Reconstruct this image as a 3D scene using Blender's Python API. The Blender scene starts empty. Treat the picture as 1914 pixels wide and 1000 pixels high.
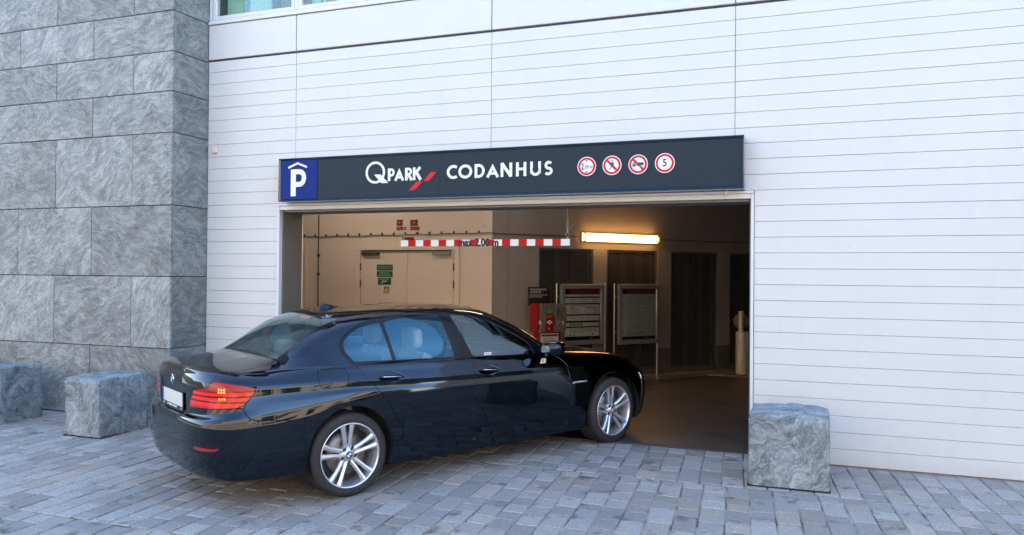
import bpy, math, random
import numpy as np
from mathutils import Matrix, Vector
random.seed(7)
RNG = np.random.RandomState(11)
scene = bpy.context.scene
COL = scene.collection
R = math.radians

# ------------------------------------------------------------------ camera, sky, sun, exposure
CAM_H = 1.766
YAW, PITCH, ROLL, FPX = 0.36218913, 0.00889782, -0.00834461, 1500.436
_f = Vector((-math.sin(YAW) * math.cos(PITCH), math.cos(YAW) * math.cos(PITCH), math.sin(PITCH)))
_r = Vector((math.cos(YAW), math.sin(YAW), 0)); _u = _r.cross(_f)
_r2 = math.cos(ROLL) * _r - math.sin(ROLL) * _u; _u2 = math.sin(ROLL) * _r + math.cos(ROLL) * _u
cd = bpy.data.cameras.new('camera'); cam = bpy.data.objects.new('camera', cd); COL.objects.link(cam)
cd.sensor_width = 36; cd.lens = FPX / 1914 * 36; cd.clip_start = 0.05; cd.clip_end = 900
M = Matrix.Identity(4)
for i in range(3):
    M[i][0] = _r2[i]; M[i][1] = _u2[i]; M[i][2] = -_f[i]
M[2][3] = CAM_H
cam.matrix_world = M
scene.camera = cam

SUN_EL, SUN_AZ = R(30), R(-48)          # azimuth from +Y towards +X; the sun stands behind the facade
world = bpy.data.worlds.new("World"); scene.world = world; world.use_nodes = True
wn = world.node_tree; wn.nodes.clear()
sky = wn.nodes.new('ShaderNodeTexSky'); sky.sky_type = 'NISHITA'; sky.sun_disc = False
sky.sun_elevation = SUN_EL; sky.sun_rotation = SUN_AZ; sky.air_density = 1.0; sky.dust_density = 0.3; sky.ozone_density = 1.0
bg = wn.nodes.new('ShaderNodeBackground'); bg.inputs['Strength'].default_value = 0.15
wo = wn.nodes.new('ShaderNodeOutputWorld')
hsv = wn.nodes.new('ShaderNodeHueSaturation'); hsv.inputs['Saturation'].default_value = 1.0; wn.links.new(sky.outputs[0], hsv.inputs['Color']); wn.links.new(hsv.outputs[0], bg.inputs[0]); wn.links.new(bg.outputs[0], wo.inputs[0])
sl = bpy.data.lights.new('sun', 'SUN'); sl.energy = 4.5; sl.angle = R(0.5); sl.color = (1, .93, .83)
so = bpy.data.objects.new('sun', sl); COL.objects.link(so)
sdir = Vector((math.sin(SUN_AZ) * math.cos(SUN_EL), math.cos(SUN_AZ) * math.cos(SUN_EL), math.sin(SUN_EL)))
so.rotation_euler = sdir.to_track_quat('Z', 'Y').to_euler(); so.location = (0, 30, 40)
scene.render.engine = 'CYCLES'
scene.view_settings.view_transform = 'Standard'; scene.view_settings.look = 'None'
scene.view_settings.exposure = 2.95; scene.view_settings.gamma = 1.0
scene.cycles.max_bounces = 8

# ------------------------------------------------------------------ helpers
def NT(m): return m.node_tree
def mat(name, base, rough=.5, metal=0.0, vary=None, bump=None, spec=.35, coat=0.0, rand=0.0, world_co=False, dirt=None):
    """principled material; vary=(scale, other colour, contrast); bump=(scale, strength, distance); rand = per-object brightness"""
    m = bpy.data.materials.new(name); m.use_nodes = True
    nt = m.node_tree; b = nt.nodes['Principled BSDF']
    b.inputs['Roughness'].default_value = rough; b.inputs['Metallic'].default_value = metal
    b.inputs['Specular IOR Level'].default_value = spec; b.inputs['Coat Weight'].default_value = coat
    b.inputs['Coat Roughness'].default_value = .03
    tc = nt.nodes.new('ShaderNodeTexCoord')
    if rand:      # shift the pattern from piece to piece
        oi0 = nt.nodes.new('ShaderNodeObjectInfo'); sc0 = nt.nodes.new('ShaderNodeMath'); sc0.operation = 'MULTIPLY'; sc0.inputs[1].default_value = 91.0; nt.links.new(oi0.outputs['Random'], sc0.inputs[0])
        av = nt.nodes.new('ShaderNodeVectorMath'); av.operation = 'ADD'; nt.links.new(tc.outputs['Object'], av.inputs[0]); nt.links.new(sc0.outputs[0], av.inputs[1]); tco = av.outputs[0]
    elif world_co: tco = nt.nodes.new('ShaderNodeNewGeometry').outputs['Position']
    else: tco = tc.outputs['Object']
    col = None
    if vary:
        n = nt.nodes.new('ShaderNodeTexNoise'); n.inputs['Scale'].default_value = vary[0]; n.inputs['Detail'].default_value = 6; n.inputs['Roughness'].default_value = .65
        nt.links.new(tco, n.inputs['Vector'])
        r = nt.nodes.new('ShaderNodeValToRGB'); c = vary[2]
        r.color_ramp.elements[0].position = .5 - c; r.color_ramp.elements[1].position = .5 + c
        r.color_ramp.elements[0].color = (*base, 1); r.color_ramp.elements[1].color = (*vary[1], 1)
        nt.links.new(n.outputs['Fac'], r.inputs['Fac']); col = r.outputs['Color']
    if dirt:   # (scale, colour, threshold)
        n = nt.nodes.new('ShaderNodeTexNoise'); n.inputs['Scale'].default_value = dirt[0]; n.inputs['Detail'].default_value = 8
        nt.links.new(tco, n.inputs['Vector'])
        r = nt.nodes.new('ShaderNodeValToRGB'); r.color_ramp.elements[0].position = dirt[2]; r.color_ramp.elements[1].position = dirt[2] + .12
        nt.links.new(n.outputs['Fac'], r.inputs['Fac'])
        mx = nt.nodes.new('ShaderNodeMix'); mx.data_type = 'RGBA'
        if col: nt.links.new(col, mx.inputs[6])
        else: mx.inputs[6].default_value = (*base, 1)
        mx.inputs[7].default_value = (*dirt[1], 1); nt.links.new(r.outputs['Color'], mx.inputs[0]); col = mx.outputs[2]
    if rand:
        oi = nt.nodes.new('ShaderNodeObjectInfo'); mr = nt.nodes.new('ShaderNodeMapRange')
        mr.inputs[3].default_value = 1 - rand; mr.inputs[4].default_value = 1 + rand
        nt.links.new(oi.outputs['Random'], mr.inputs[0])
        hs = nt.nodes.new('ShaderNodeHueSaturation'); nt.links.new(mr.outputs[0], hs.inputs['Value'])
        if col: nt.links.new(col, hs.inputs['Color'])
        else: hs.inputs['Color'].default_value = (*base, 1)
        col = hs.outputs[0]
    if col: nt.links.new(col, b.inputs['Base Color'])
    else: b.inputs['Base Color'].default_value = (*base, 1)
    if bump:
        n = nt.nodes.new('ShaderNodeTexNoise'); n.inputs['Scale'].default_value = bump[0]; n.inputs['Detail'].default_value = 5
        nt.links.new(tco, n.inputs['Vector'])
        bp = nt.nodes.new('ShaderNodeBump'); bp.inputs['Strength'].default_value = bump[1]; bp.inputs['Distance'].default_value = bump[2]
        nt.links.new(n.outputs['Fac'], bp.inputs['Height']); nt.links.new(bp.outputs[0], b.inputs['Normal'])
    return m
def glass(name, tint, ior=1.5, rough=0.0, refl=(1, 1, 1)):
    m = bpy.data.materials.new(name); m.use_nodes = True; nt = m.node_tree; nt.nodes.clear()
    o = nt.nodes.new('ShaderNodeOutputMaterial'); t = nt.nodes.new('ShaderNodeBsdfTransparent'); g = nt.nodes.new('ShaderNodeBsdfGlossy')
    t.inputs[0].default_value = (*tint, 1); g.inputs['Roughness'].default_value = rough; g.inputs[0].default_value = (*refl, 1)
    f = nt.nodes.new('ShaderNodeFresnel'); f.inputs[0].default_value = ior
    mx = nt.nodes.new('ShaderNodeMixShader')
    nt.links.new(f.outputs[0], mx.inputs[0]); nt.links.new(t.outputs[0], mx.inputs[1]); nt.links.new(g.outputs[0], mx.inputs[2]); nt.links.new(mx.outputs[0], o.inputs[0])
    return m
def emis(name, c, s):
    m = bpy.data.materials.new(name); m.use_nodes = True; b = m.node_tree.nodes['Principled BSDF']
    b.inputs['Base Color'].default_value = (*c, 1); b.inputs['Emission Color'].default_value = (*c, 1); b.inputs['Emission Strength'].default_value = s
    return m
def gneiss(name, dark, light, scale=1.0, rough=.55, contrast=.5, rnd=True, swirl=1.6, tilt=(0, 0, 0), grainy=.75, stretch=6.5):
    """foliated stone: folded bands, fine grain, per-piece shift"""
    m = bpy.data.materials.new(name); m.use_nodes = True; nt = m.node_tree; b = nt.nodes['Principled BSDF']
    N = nt.nodes.new; L = nt.links.new
    tc = N('ShaderNodeTexCoord'); oi = N('ShaderNodeObjectInfo')
    add = N('ShaderNodeVectorMath'); add.operation = 'ADD'
    sc = N('ShaderNodeVectorMath'); sc.operation = 'SCALE'; cx = N('ShaderNodeCombineXYZ')
    L(oi.outputs['Random'], cx.inputs[0]); L(oi.outputs['Random'], cx.inputs[2]); L(cx.outputs[0], sc.inputs[0]); sc.inputs['Scale'].default_value = 37.0 if rnd else 0
    L(tc.outputs['Object'], add.inputs[0]); L(sc.outputs[0], add.inputs[1])
    mp = N('ShaderNodeMapping'); mp.inputs['Rotation'].default_value = tilt; L(add.outputs[0], mp.inputs[0])
    # per piece rotation of the foliation
    rot = N('ShaderNodeVectorRotate'); rot.rotation_type = 'Y_AXIS'; mr = N('ShaderNodeMapRange'); mr.inputs[3].default_value = -0.5; mr.inputs[4].default_value = 0.9
    L(oi.outputs['Random'], mr.inputs[0]); L(mp.outputs[0], rot.inputs['Vector'])
    if rnd: L(mr.outputs[0], rot.inputs['Angle'])
    big = N('ShaderNodeTexNoise'); big.inputs['Scale'].default_value = 1.6 * scale; big.inputs['Detail'].default_value = 4; L(rot.outputs[0], big.inputs['Vector'])
    dis = N('ShaderNodeVectorMath'); dis.operation = 'SCALE'; dis.inputs['Scale'].default_value = swirl * .38 / scale; L(big.outputs['Color'], dis.inputs[0])
    ad2 = N('ShaderNodeVectorMath'); ad2.operation = 'ADD'; L(rot.outputs[0], ad2.inputs[0]); L(dis.outputs[0], ad2.inputs[1])
    st = N('ShaderNodeVectorMath'); st.operation = 'MULTIPLY'; st.inputs[1].default_value = (stretch * scale, stretch * scale, 20 * scale); L(ad2.outputs[0], st.inputs[0])
    band = N('ShaderNodeTexNoise'); band.inputs['Scale'].default_value = 1.0; band.inputs['Detail'].default_value = 9; band.inputs['Roughness'].default_value = .66; L(st.outputs[0], band.inputs['Vector'])
    grain = N('ShaderNodeTexNoise'); grain.inputs['Scale'].default_value = 75 ; grain.inputs['Detail'].default_value = 3; L(add.outputs[0], grain.inputs['Vector'])
    cloud = N('ShaderNodeTexNoise'); cloud.inputs['Scale'].default_value = 3.1 * scale; cloud.inputs['Detail'].default_value = 5; L(ad2.outputs[0], cloud.inputs['Vector'])
    m1 = N('ShaderNodeMath'); m1.operation = 'MULTIPLY_ADD'; m1.inputs[1].default_value = grainy; L(grain.outputs['Fac'], m1.inputs[0])
    m2 = N('ShaderNodeMath'); m2.operation = 'MULTIPLY_ADD'; m2.inputs[1].default_value = .45; L(cloud.outputs['Fac'], m2.inputs[0]); L(band.outputs['Fac'], m2.inputs[2]); L(m2.outputs[0], m1.inputs[2])
    rp = N('ShaderNodeValToRGB'); e = rp.color_ramp.elements
    cm = .5 + .225 + grainy * .5; c0 = cm - contrast * .36; c1 = cm + contrast * .36
    e[0].position = max(0, c0 - .03) ; e[1].position = 1.0
    mm = N('ShaderNodeMapRange'); mm.inputs[1].default_value = c0 - .03; mm.inputs[2].default_value = c1; L(m1.outputs[0], mm.inputs[0])
    e[0].position = 0; e[0].color = (*dark, 1); e[1].color = (*light, 1)
    mid = e.new(.45); mid.color = (*[(a * .62 + c * .38) for a, c in zip(dark, light)], 1)
    L(mm.outputs[0], rp.inputs['Fac'])
    hs = N('ShaderNodeHueSaturation'); L(rp.outputs[0], hs.inputs['Color'])
    if rnd:
        mr2 = N('ShaderNodeMapRange'); mr2.inputs[3].default_value = .80; mr2.inputs[4].default_value = 1.17; L(oi.outputs['Random'], mr2.inputs[0]); L(mr2.outputs[0], hs.inputs['Value'])
    L(hs.outputs[0], b.inputs['Base Color'])
    b.inputs['Roughness'].default_value = rough
    bp = N('ShaderNodeBump'); bp.inputs['Strength'].default_value = .2; bp.inputs['Distance'].default_value = .003; L(m1.outputs[0], bp.inputs['Height']); L(bp.outputs[0], b.inputs['Normal'])
    return m

def weather(m, z_dirt=True):
    """rain streaks and splash dirt on the cladding, in world position"""
    nt = m.node_tree; b = nt.nodes['Principled BSDF']; N = nt.nodes.new; L = nt.links.new; src = b.inputs['Base Color'].links[0].from_socket
    g = N('ShaderNodeNewGeometry'); st = N('ShaderNodeVectorMath'); st.operation = 'MULTIPLY'; st.inputs[1].default_value = (9, 9, .55); L(g.outputs['Position'], st.inputs[0])
    n = N('ShaderNodeTexNoise'); n.inputs['Scale'].default_value = 1.0; n.inputs['Detail'].default_value = 7; n.inputs['Roughness'].default_value = .7; L(st.outputs[0], n.inputs['Vector'])
    r = N('ShaderNodeMapRange'); r.inputs[1].default_value = .52; r.inputs[2].default_value = .80; r.inputs[4].default_value = .16; L(n.outputs['Fac'], r.inputs[0])
    mx = N('ShaderNodeMix'); mx.data_type = 'RGBA'; L(src, mx.inputs[6]); mx.inputs[7].default_value = (.40, .40, .375, 1); L(r.outputs[0], mx.inputs[0])
    sp = N('ShaderNodeSeparateXYZ'); L(g.outputs['Position'], sp.inputs[0])
    n2 = N('ShaderNodeTexNoise'); n2.inputs['Scale'].default_value = 7; n2.inputs['Detail'].default_value = 8; L(g.outputs['Position'], n2.inputs['Vector'])
    a = N('ShaderNodeMath'); a.operation = 'MULTIPLY_ADD'; a.inputs[1].default_value = -2.6; a.inputs[2].default_value = .62; L(sp.outputs[2], a.inputs[0])
    c = N('ShaderNodeMath'); c.operation = 'MULTIPLY'; c.use_clamp = True; L(a.outputs[0], c.inputs[0]); L(n2.outputs['Fac'], c.inputs[1])
    m2 = N('ShaderNodeMix'); m2.data_type = 'RGBA'; L(mx.outputs[2], m2.inputs[6]); m2.inputs[7].default_value = (.30, .27, .25, 1); L(c.outputs[0], m2.inputs[0])
    L(m2.outputs[2], b.inputs['Base Color'])
def warm_some(m):
    """every now and then a warmer piece"""
    nt = m.node_tree; b = nt.nodes['Principled BSDF']; N = nt.nodes.new; L = nt.links.new; src = b.inputs['Base Color'].links[0].from_socket
    oi = N('ShaderNodeObjectInfo'); mu = N('ShaderNodeMath'); mu.operation = 'MULTIPLY'; mu.inputs[1].default_value = 7.13; L(oi.outputs['Random'], mu.inputs[0])
    fr = N('ShaderNodeMath'); fr.operation = 'FRACT'; L(mu.outputs[0], fr.inputs[0]); gt = N('ShaderNodeMapRange'); gt.inputs[1].default_value = .70; gt.inputs[2].default_value = 1.0; gt.inputs[4].default_value = .55; L(fr.outputs[0], gt.inputs[0])
    mx = N('ShaderNodeMix'); mx.data_type = 'RGBA'; mx.blend_type = 'MULTIPLY'; L(gt.outputs[0], mx.inputs[0]); L(src, mx.inputs[6]); mx.inputs[7].default_value = (1.08, .94, .80, 1); L(mx.outputs[2], b.inputs['Base Color'])

def tag(o, label=None, cat=None, group=None, kind=None):
    if label: o['label'] = label
    if cat: o['category'] = cat
    if group: o['group'] = group
    if kind: o['kind'] = kind
    return o
def link(o, parent=None):
    COL.objects.link(o)
    if parent: o.parent = parent
    return o
def empty(name, loc=(0, 0, 0), rz=0, parent=None):
    o = bpy.data.objects.new(name, None); o.location = loc; o.rotation_euler = (0, 0, rz); o.empty_display_size = .2
    return link(o, parent)
class MB:
    """collects polygons; every part is one mesh"""
    def __init__(s): s.v = []; s.f = []; s.m = []; s.sm = []
    def add(s, V, F, mi=0, smooth=False):
        k = len(s.v); s.v += [tuple(map(float, p)) for p in V]; s.f += [tuple(i + k for i in f) for f in F]; s.m += [mi] * len(F); s.sm += [smooth] * len(F); return s
    def box(s, x0, x1, y0, y1, z0, z1, mi=0):
        V = [(x0,y0,z0),(x1,y0,z0),(x1,y1,z0),(x0,y1,z0),(x0,y0,z1),(x1,y0,z1),(x1,y1,z1),(x0,y1,z1)]
        return s.add(V, [(0,3,2,1),(4,5,6,7),(0,1,5,4),(1,2,6,5),(2,3,7,6),(3,0,4,7)], mi)
    def bbox(s, x0, x1, y0, y1, z0, z1, b=.004, mi=0):
        """box with all edges chamfered"""
        cx, cy, cz = (x0+x1)/2, (y0+y1)/2, (z0+z1)/2; hx, hy, hz = (x1-x0)/2, (y1-y0)/2, (z1-z0)/2
        b = min(b, hx*.9, hy*.9, hz*.9); V = []; idx = {}
        for sx in (-1,1):
            for sy in (-1,1):
                for sz in (-1,1):
                    for ax in range(3):
                        d = [hx-b, hy-b, hz-b]; d[ax] = (hx,hy,hz)[ax]
                        idx[(sx,sy,sz,ax)] = len(V); V.append((cx+sx*d[0], cy+sy*d[1], cz+sz*d[2]))
        F = []
        g = lambda a,b_,c,ax: idx[(a,b_,c,ax)]
        for sx in (-1,1): F.append([g(sx,a,c,0) for a,c in ((-1,-1),(1,-1),(1,1),(-1,1))][::sx])
        for sy in (-1,1): F.append([g(a,sy,c,1) for a,c in ((-1,-1),(1,-1),(1,1),(-1,1))][::-sy])
        for sz in (-1,1): F.append([g(a,c,sz,2) for a,c in ((-1,-1),(1,-1),(1,1),(-1,1))][::sz])
        for sy in (-1,1):
            for sz in (-1,1): F.append([g(-1,sy,sz,1),g(1,sy,sz,1),g(1,sy,sz,2),g(-1,sy,sz,2)][::sy*sz])
        for sx in (-1,1):
            for sz in (-1,1): F.append([g(sx,-1,sz,0),g(sx,1,sz,0),g(sx,1,sz,2),g(sx,-1,sz,2)][::-sx*sz])
        for sx in (-1,1):
            for sy in (-1,1): F.append([g(sx,sy,-1,0),g(sx,sy,1,0),g(sx,sy,1,1),g(sx,sy,-1,1)][::sx*sy])
        for sx in (-1,1):
            for sy in (-1,1):
                for sz in (-1,1): F.append([g(sx,sy,sz,0),g(sx,sy,sz,1),g(sx,sy,sz,2)][::sx*sy*sz])
        return s.add(V, F, mi)
    def prism(s, pts, y0, y1, mi=0, ax='y'):
        """polygon in (x,z) extruded from y0 (front) to y1"""
        n = len(pts)
        mk = {'y': lambda a, b, y: (a, y, b), 'x': lambda a, b, y: (y, a, b), 'z': lambda a, b, y: (a, b, y)}[ax]
        V = [mk(a, b, y0) for a, b in pts] + [mk(a, b, y1) for a, b in pts]
        F = [tuple(range(n)), tuple(range(2*n-1, n-1, -1))] + [(i, i+n, (i+1) % n + n, (i+1) % n) for i in range(n)]
        return s.add(V, F, mi)
    def tube(s, path, r, seg=8, mi=0, caps=True):
        P = [Vector(p) for p in path]; rings = []; n0 = None
        for i, p in enumerate(P):
            t = (P[min(i+1, len(P)-1)] - P[max(i-1, 0)]).normalized()
            if n0 is None: n0 = t.orthogonal().normalized()
            n0 = (n0 - t * n0.dot(t)).normalized(); b = t.cross(n0)
            rr = r[i] if isinstance(r, (list, tuple)) else r
            rings.append([p + (n0 * math.cos(a) + b * math.sin(a)) * rr for a in [2*math.pi*k/seg for k in range(seg)]])
        V = [q for rg in rings for q in rg]
        F = [(i*seg+k, i*seg+(k+1) % seg, (i+1)*seg+(k+1) % seg, (i+1)*seg+k) for i in range(len(P)-1) for k in range(seg)]
        s.add(V, F, mi, True)
        if caps: s.add(rings[0], [tuple(range(seg-1, -1, -1))], mi); s.add(rings[-1], [tuple(range(seg))], mi)
        return s
    def lathe(s, prof, seg=48, axis='y', c=(0, 0, 0), mi=0, smooth=True, a0=0, a1=2*math.pi):
        """prof: (radius, along) pairs"""
        closed = abs(a1 - a0 - 2*math.pi) < 1e-6; n = seg if closed else seg + 1
        V = []
        for r, a in prof:
            for k in range(n):
                t = a0 + (a1 - a0) * k / seg; x, y = r * math.cos(t), r * math.sin(t)
                q = {'y': (x, a, y), 'x': (a, x, y), 'z': (x, y, a)}[axis]; V.append((q[0]+c[0], q[1]+c[1], q[2]+c[2]))
        F = []
        for i in range(len(prof)-1):
            for k in range(seg):
                k2 = (k+1) % n; F.append((i*n+k, i*n+k2, (i+1)*n+k2, (i+1)*n+k))
        return s.add(V, F, mi, smooth)
    def xf(s, Mx):
        s.v = [tuple(Mx @ Vector(p)) for p in s.v]; return s
    def mesh(s, name, mats):
        me = bpy.data.meshes.new(name); me.from_pydata(s.v, [], s.f)
        for m_ in (mats if isinstance(mats, (list, tuple)) else [mats]): me.materials.append(m_)
        me.polygons.foreach_set('material_index', s.m); me.polygons.foreach_set('use_smooth', s.sm); me.update(); return me
    def build(s, name, mats, parent=None, loc=None):
        o = bpy.data.objects.new(name, s.mesh(name, mats))
        if loc: o.location = loc
        return link(o, parent)
def tagbox(name, mats, x0, x1, y0, y1, z0, z1, parent=None, b=.004):
    """chamfered box with its own origin at its centre-bottom, so object space textures follow the piece"""
    c = ((x0+x1)/2, (y0+y1)/2, z0)
    return MB().bbox(x0-c[0], x1-c[0], y0-c[1], y1-c[1], 0, z1-z0, b).build(name, mats, parent, c)
def recalc(o):
    import bmesh
    bm = bmesh.new(); bm.from_mesh(o.data); bmesh.ops.recalc_face_normals(bm, faces=bm.faces); bm.to_mesh(o.data); bm.free()
def text_mb(txt, size, bold=0.0, spacing=1.0, depth=.002, sx=1.0):
    """built-in font as polygons in (x,z), front towards -y"""
    cu = bpy.data.curves.new('t', 'FONT'); cu.body = txt; cu.size = size; cu.extrude = depth; cu.offset = bold; cu.space_character = spacing; cu.align_x = 'CENTER'; cu.align_y = 'CENTER'; cu.resolution_u = 3
    o = bpy.data.objects.new('t', cu); COL.objects.link(o); dg = bpy.context.evaluated_depsgraph_get(); dg.update()
    me = bpy.data.meshes.new_from_object(o.evaluated_get(dg)); bpy.data.objects.remove(o); bpy.data.curves.remove(cu)
    b = MB(); b.add([(v.co.x*sx, -v.co.z, v.co.y) for v in me.vertices], [tuple(p.vertices) for p in me.polygons]); bpy.data.meshes.remove(me)
    return b
def put(b, src, dx, y, dz, mi=0):
    b.add([(p[0]+dx, p[1]+y, p[2]+dz) for p in src.v], src.f, mi); return b
def ribbon(pts, w, closed=False):
    """outline of a stroke with mitred joins: returns quads' verts, faces in 2D"""
    P = [Vector(p) for p in pts]; n = len(P); Lf, Rt = [], []
    for i in range(n):
        a = P[i-1] if (closed or i > 0) else None; c = P[(i+1) % n] if (closed or i < n-1) else None
        d1 = (P[i]-a).normalized() if a is not None else None; d2 = (c-P[i]).normalized() if c is not None else None
        if d1 is None: d1 = d2
        if d2 is None: d2 = d1
        n1 = Vector((-d1.y, d1.x)); n2 = Vector((-d2.y, d2.x)); m_ = (n1+n2)
        m_ = m_.normalized() if m_.length > 1e-6 else n1
        k = w/2/max(.35, m_.dot(n1)); Lf.append(P[i]+m_*k); Rt.append(P[i]-m_*k)
    V = Lf + Rt; F = [(i, (i+1) % n, (i+1) % n+n, i+n) for i in range(n if closed else n-1)]
    return V, F
def stroke(b, pts, w, y, d=.004, closed=False, mi=0):
    V, F = ribbon(pts, w, closed); n = len(V)
    VV = [(p.x, y, p.y) for p in V] + [(p.x, y+d, p.y) for p in V]
    FF = [tuple(f[::-1]) for f in F]; h = n//2; m_ = h if closed else h-1
    for i in range(m_):
        j = (i+1) % h; FF += [(i, j, j+n, i+n), (i+h, i+h+n, j+h+n, j+h)]
    if not closed: FF += [(0, h, h+n, n), (h-1, h-1+n, 2*h-1+n, 2*h-1)]
    return b.add(VV, FF, mi)
def arc(cx, cz, rx, rz, a0, a1, n=20): return [(cx+rx*math.cos(R(a0+(a1-a0)*i/n)), cz+rz*math.sin(R(a0+(a1-a0)*i/n))) for i in range(n+1)]
def G(y): return .0241 * (max(y, -1.0) - 5.555)      # the street rises gently towards the building
FLOOR = .062
# ------------------------------------------------------------------ materials
M_board = mat('white coated metal', world_co=True, base=(.530, .552, .548), rough=.38, vary=(1.3, (.510, .532, .528), .25), bump=(2.2, .06, .01), dirt=(5.0, (.60, .60, .60), .70))
weather(M_board)
M_backing = mat('shadow gap backing', (.40, .40, .40), .8)
M_alu = mat('pale aluminium frame', (.56, .58, .59), .4)
M_darkseal = mat('dark seal', (.02, .022, .025), .5)
M_reveal = mat('grey reveal panel', (.13, .12, .11), .5, vary=(1.5, (.11, .10, .09), .3), dirt=(6, (.08, .075, .07), .68))
M_stone = gneiss('gneiss cladding', (.070, .078, .076), (.30, .325, .32), 1.15, .6, .62, swirl=1.5, grainy=.72)
M_block = gneiss('gneiss block', (.032, .052, .064), (.32, .37, .39), 1.5, .7, .66, swirl=3.0, tilt=(.5, .2, .3), grainy=.42, stretch=4.5)
M_joint = mat('cladding joint', (.015, .015, .016), .9)
M_paver = mat('granite sett', (.155, .150, .140), .66, vary=(110, (.375, .365, .343), .15), bump=(160, .5, .0015), rand=.22, dirt=(5.5, (.105, .10, .09), .60))
warm_some(M_paver)
M_bed = mat('mortar joint', (.085, .072, .06), .9, vary=(3.2, (.36, .33, .29), .10), bump=(90, .6, .004))
M_street = mat('street paving', (.17, .18, .185), .75, vary=(3, (.21, .22, .225), .3))
M_floor = mat('worn concrete floor', (.10, .088, .078), .42, vary=(2.2, (.06, .052, .046), .2), dirt=(3.1, (.03, .026, .024), .58), bump=(40, .15, .002))
M_beige = mat('beige painted concrete', (.60, .52, .45), .6, vary=(1.1, (.54, .46, .39), .3), dirt=(4.2, (.34, .27, .21), .69), bump=(14, .15, .004))
M_greyw = mat('grey painted concrete', (.26, .24, .235), .7, vary=(1.6, (.20, .185, .18), .3), dirt=(4.0, (.17, .15, .14), .66), bump=(14, .2, .004))
M_dado = mat('dark grey dado paint', (.075, .072, .07), .6, vary=(5, (.11, .10, .095), .2))
M_ceiling = mat('dark ceiling', (.16, .14, .13), .8)
M_grille = mat('black grille bar', (.06, .06, .063), .45)
M_void = mat('void behind grille', (.006, .006, .007), .9)
M_steel = mat('brushed steel', (.45, .44, .42), .32, metal=.9)
M_darkmetal = mat('dark metal', (.05, .05, .05), .5)
M_white = mat('white vinyl', (.66, .67, .67), .5, spec=.2)
M_red = mat('red vinyl', (.42, .006, .008), .5, spec=.15)
M_signred = mat('light red vinyl', (.48, .022, .028), .5, spec=.15)
M_black = mat('black vinyl', (.012, .012, .013), .45)
M_blue = mat('parking blue vinyl', (.003, .022, .15), .5, spec=.12)
M_slate = mat('slate sign face', (.008, .021, .033), .45, vary=(1.0, (.010, .024, .037), .3), spec=.18)
M_signframe = mat('sign frame lacquer', (.010, .030, .055), .10, coat=.6)
M_winglass = glass('window glass', (.90, .97, .94), 1.4)

# ------------------------------------------------------------------ ground
b = MB()
ys = [-260, -120, -40, -1, 0, 2, 4, 6, 8.075]
V = []; F = []
for y in ys:
    for x in (-260, -40, -14, 6, 40, 260): V.append((x, y, G(y) - .013))
for i in range(len(ys)-1):
    for k in range(5): F.append((i*6+k, i*6+k+1, (i+1)*6+k+1, (i+1)*6+k))
b.add(V, F)
for x0, x1 in ((-260, -20), (31, 260)): b.add([(x0, 8.075, G(8.075)-.013), (x1, 8.075, G(8.075)-.013), (x1, 260, .05), (x0, 260, .05)], [(0, 1, 2, 3)])
tag(b.build('ground', M_street), kind='structure')
pav = MB()
V = []; F = []
yy = [1.6, 3, 5, 7, 8.07]
for y in yy: V += [(-14, y, G(y)-.008), (5.2, y, G(y)-.008)]
for i in range(4): F.append((2*i, 2*i+1, 2*i+3, 2*i+2))
pavement = tag(pav.add(V, F).build('pavement', M_bed), kind='structure')

def cam_px(P):
    q = Vector(P) - Vector((0, 0, CAM_H)); d = q.dot(_f)
    return (957 + FPX*q.dot(_r2)/d, 500 - FPX*q.dot(_u2)/d) if d > .1 else (-1e6, -1e6)
cross = [8.055, 6.86, 4.35, 1.75]
pieces = []
for bi in range(3):
    y1, y0 = cross[bi], cross[bi+1]
    x = -13.0 + (.05, .11, .0)[bi]
    edge = [x]
    while x < 4.6: x += .181 + RNG.uniform(-.008, .008); edge.append(x)
    fan = lambda xx: math.tan(R(max(-1.5, min(7.0, 3.6 + (xx+2.0)*.85))))
    wob = {}
    for i in range(len(edge)-1):
        yc = y1 - .006 - RNG.uniform(0, .012); first = True
        while yc > y0 + .03:
            L = RNG.choice([.17, .20, .23, .26, .29, .33]) + RNG.uniform(-.012, .012)
            if first: L *= RNG.uniform(.55, 1); first = False
            ye = yc - L
            if ye < y0 + .12: ye = y0 + .007
            g = .0055
            def px(xx, y): return xx - fan(xx) * (y - 6.0)
            j = lambda: RNG.uniform(-.0035, .0035)
            q = [(px(edge[i], ye)+g+j(), ye+g*.8+j()), (px(edge[i+1], ye)-g+j(), ye+g*.8+j()), (px(edge[i+1], yc)-g+j(), yc-g*.8+j()), (px(edge[i], yc)+g+j(), yc-g*.8+j())]
            pieces.append(q); yc = ye
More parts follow.
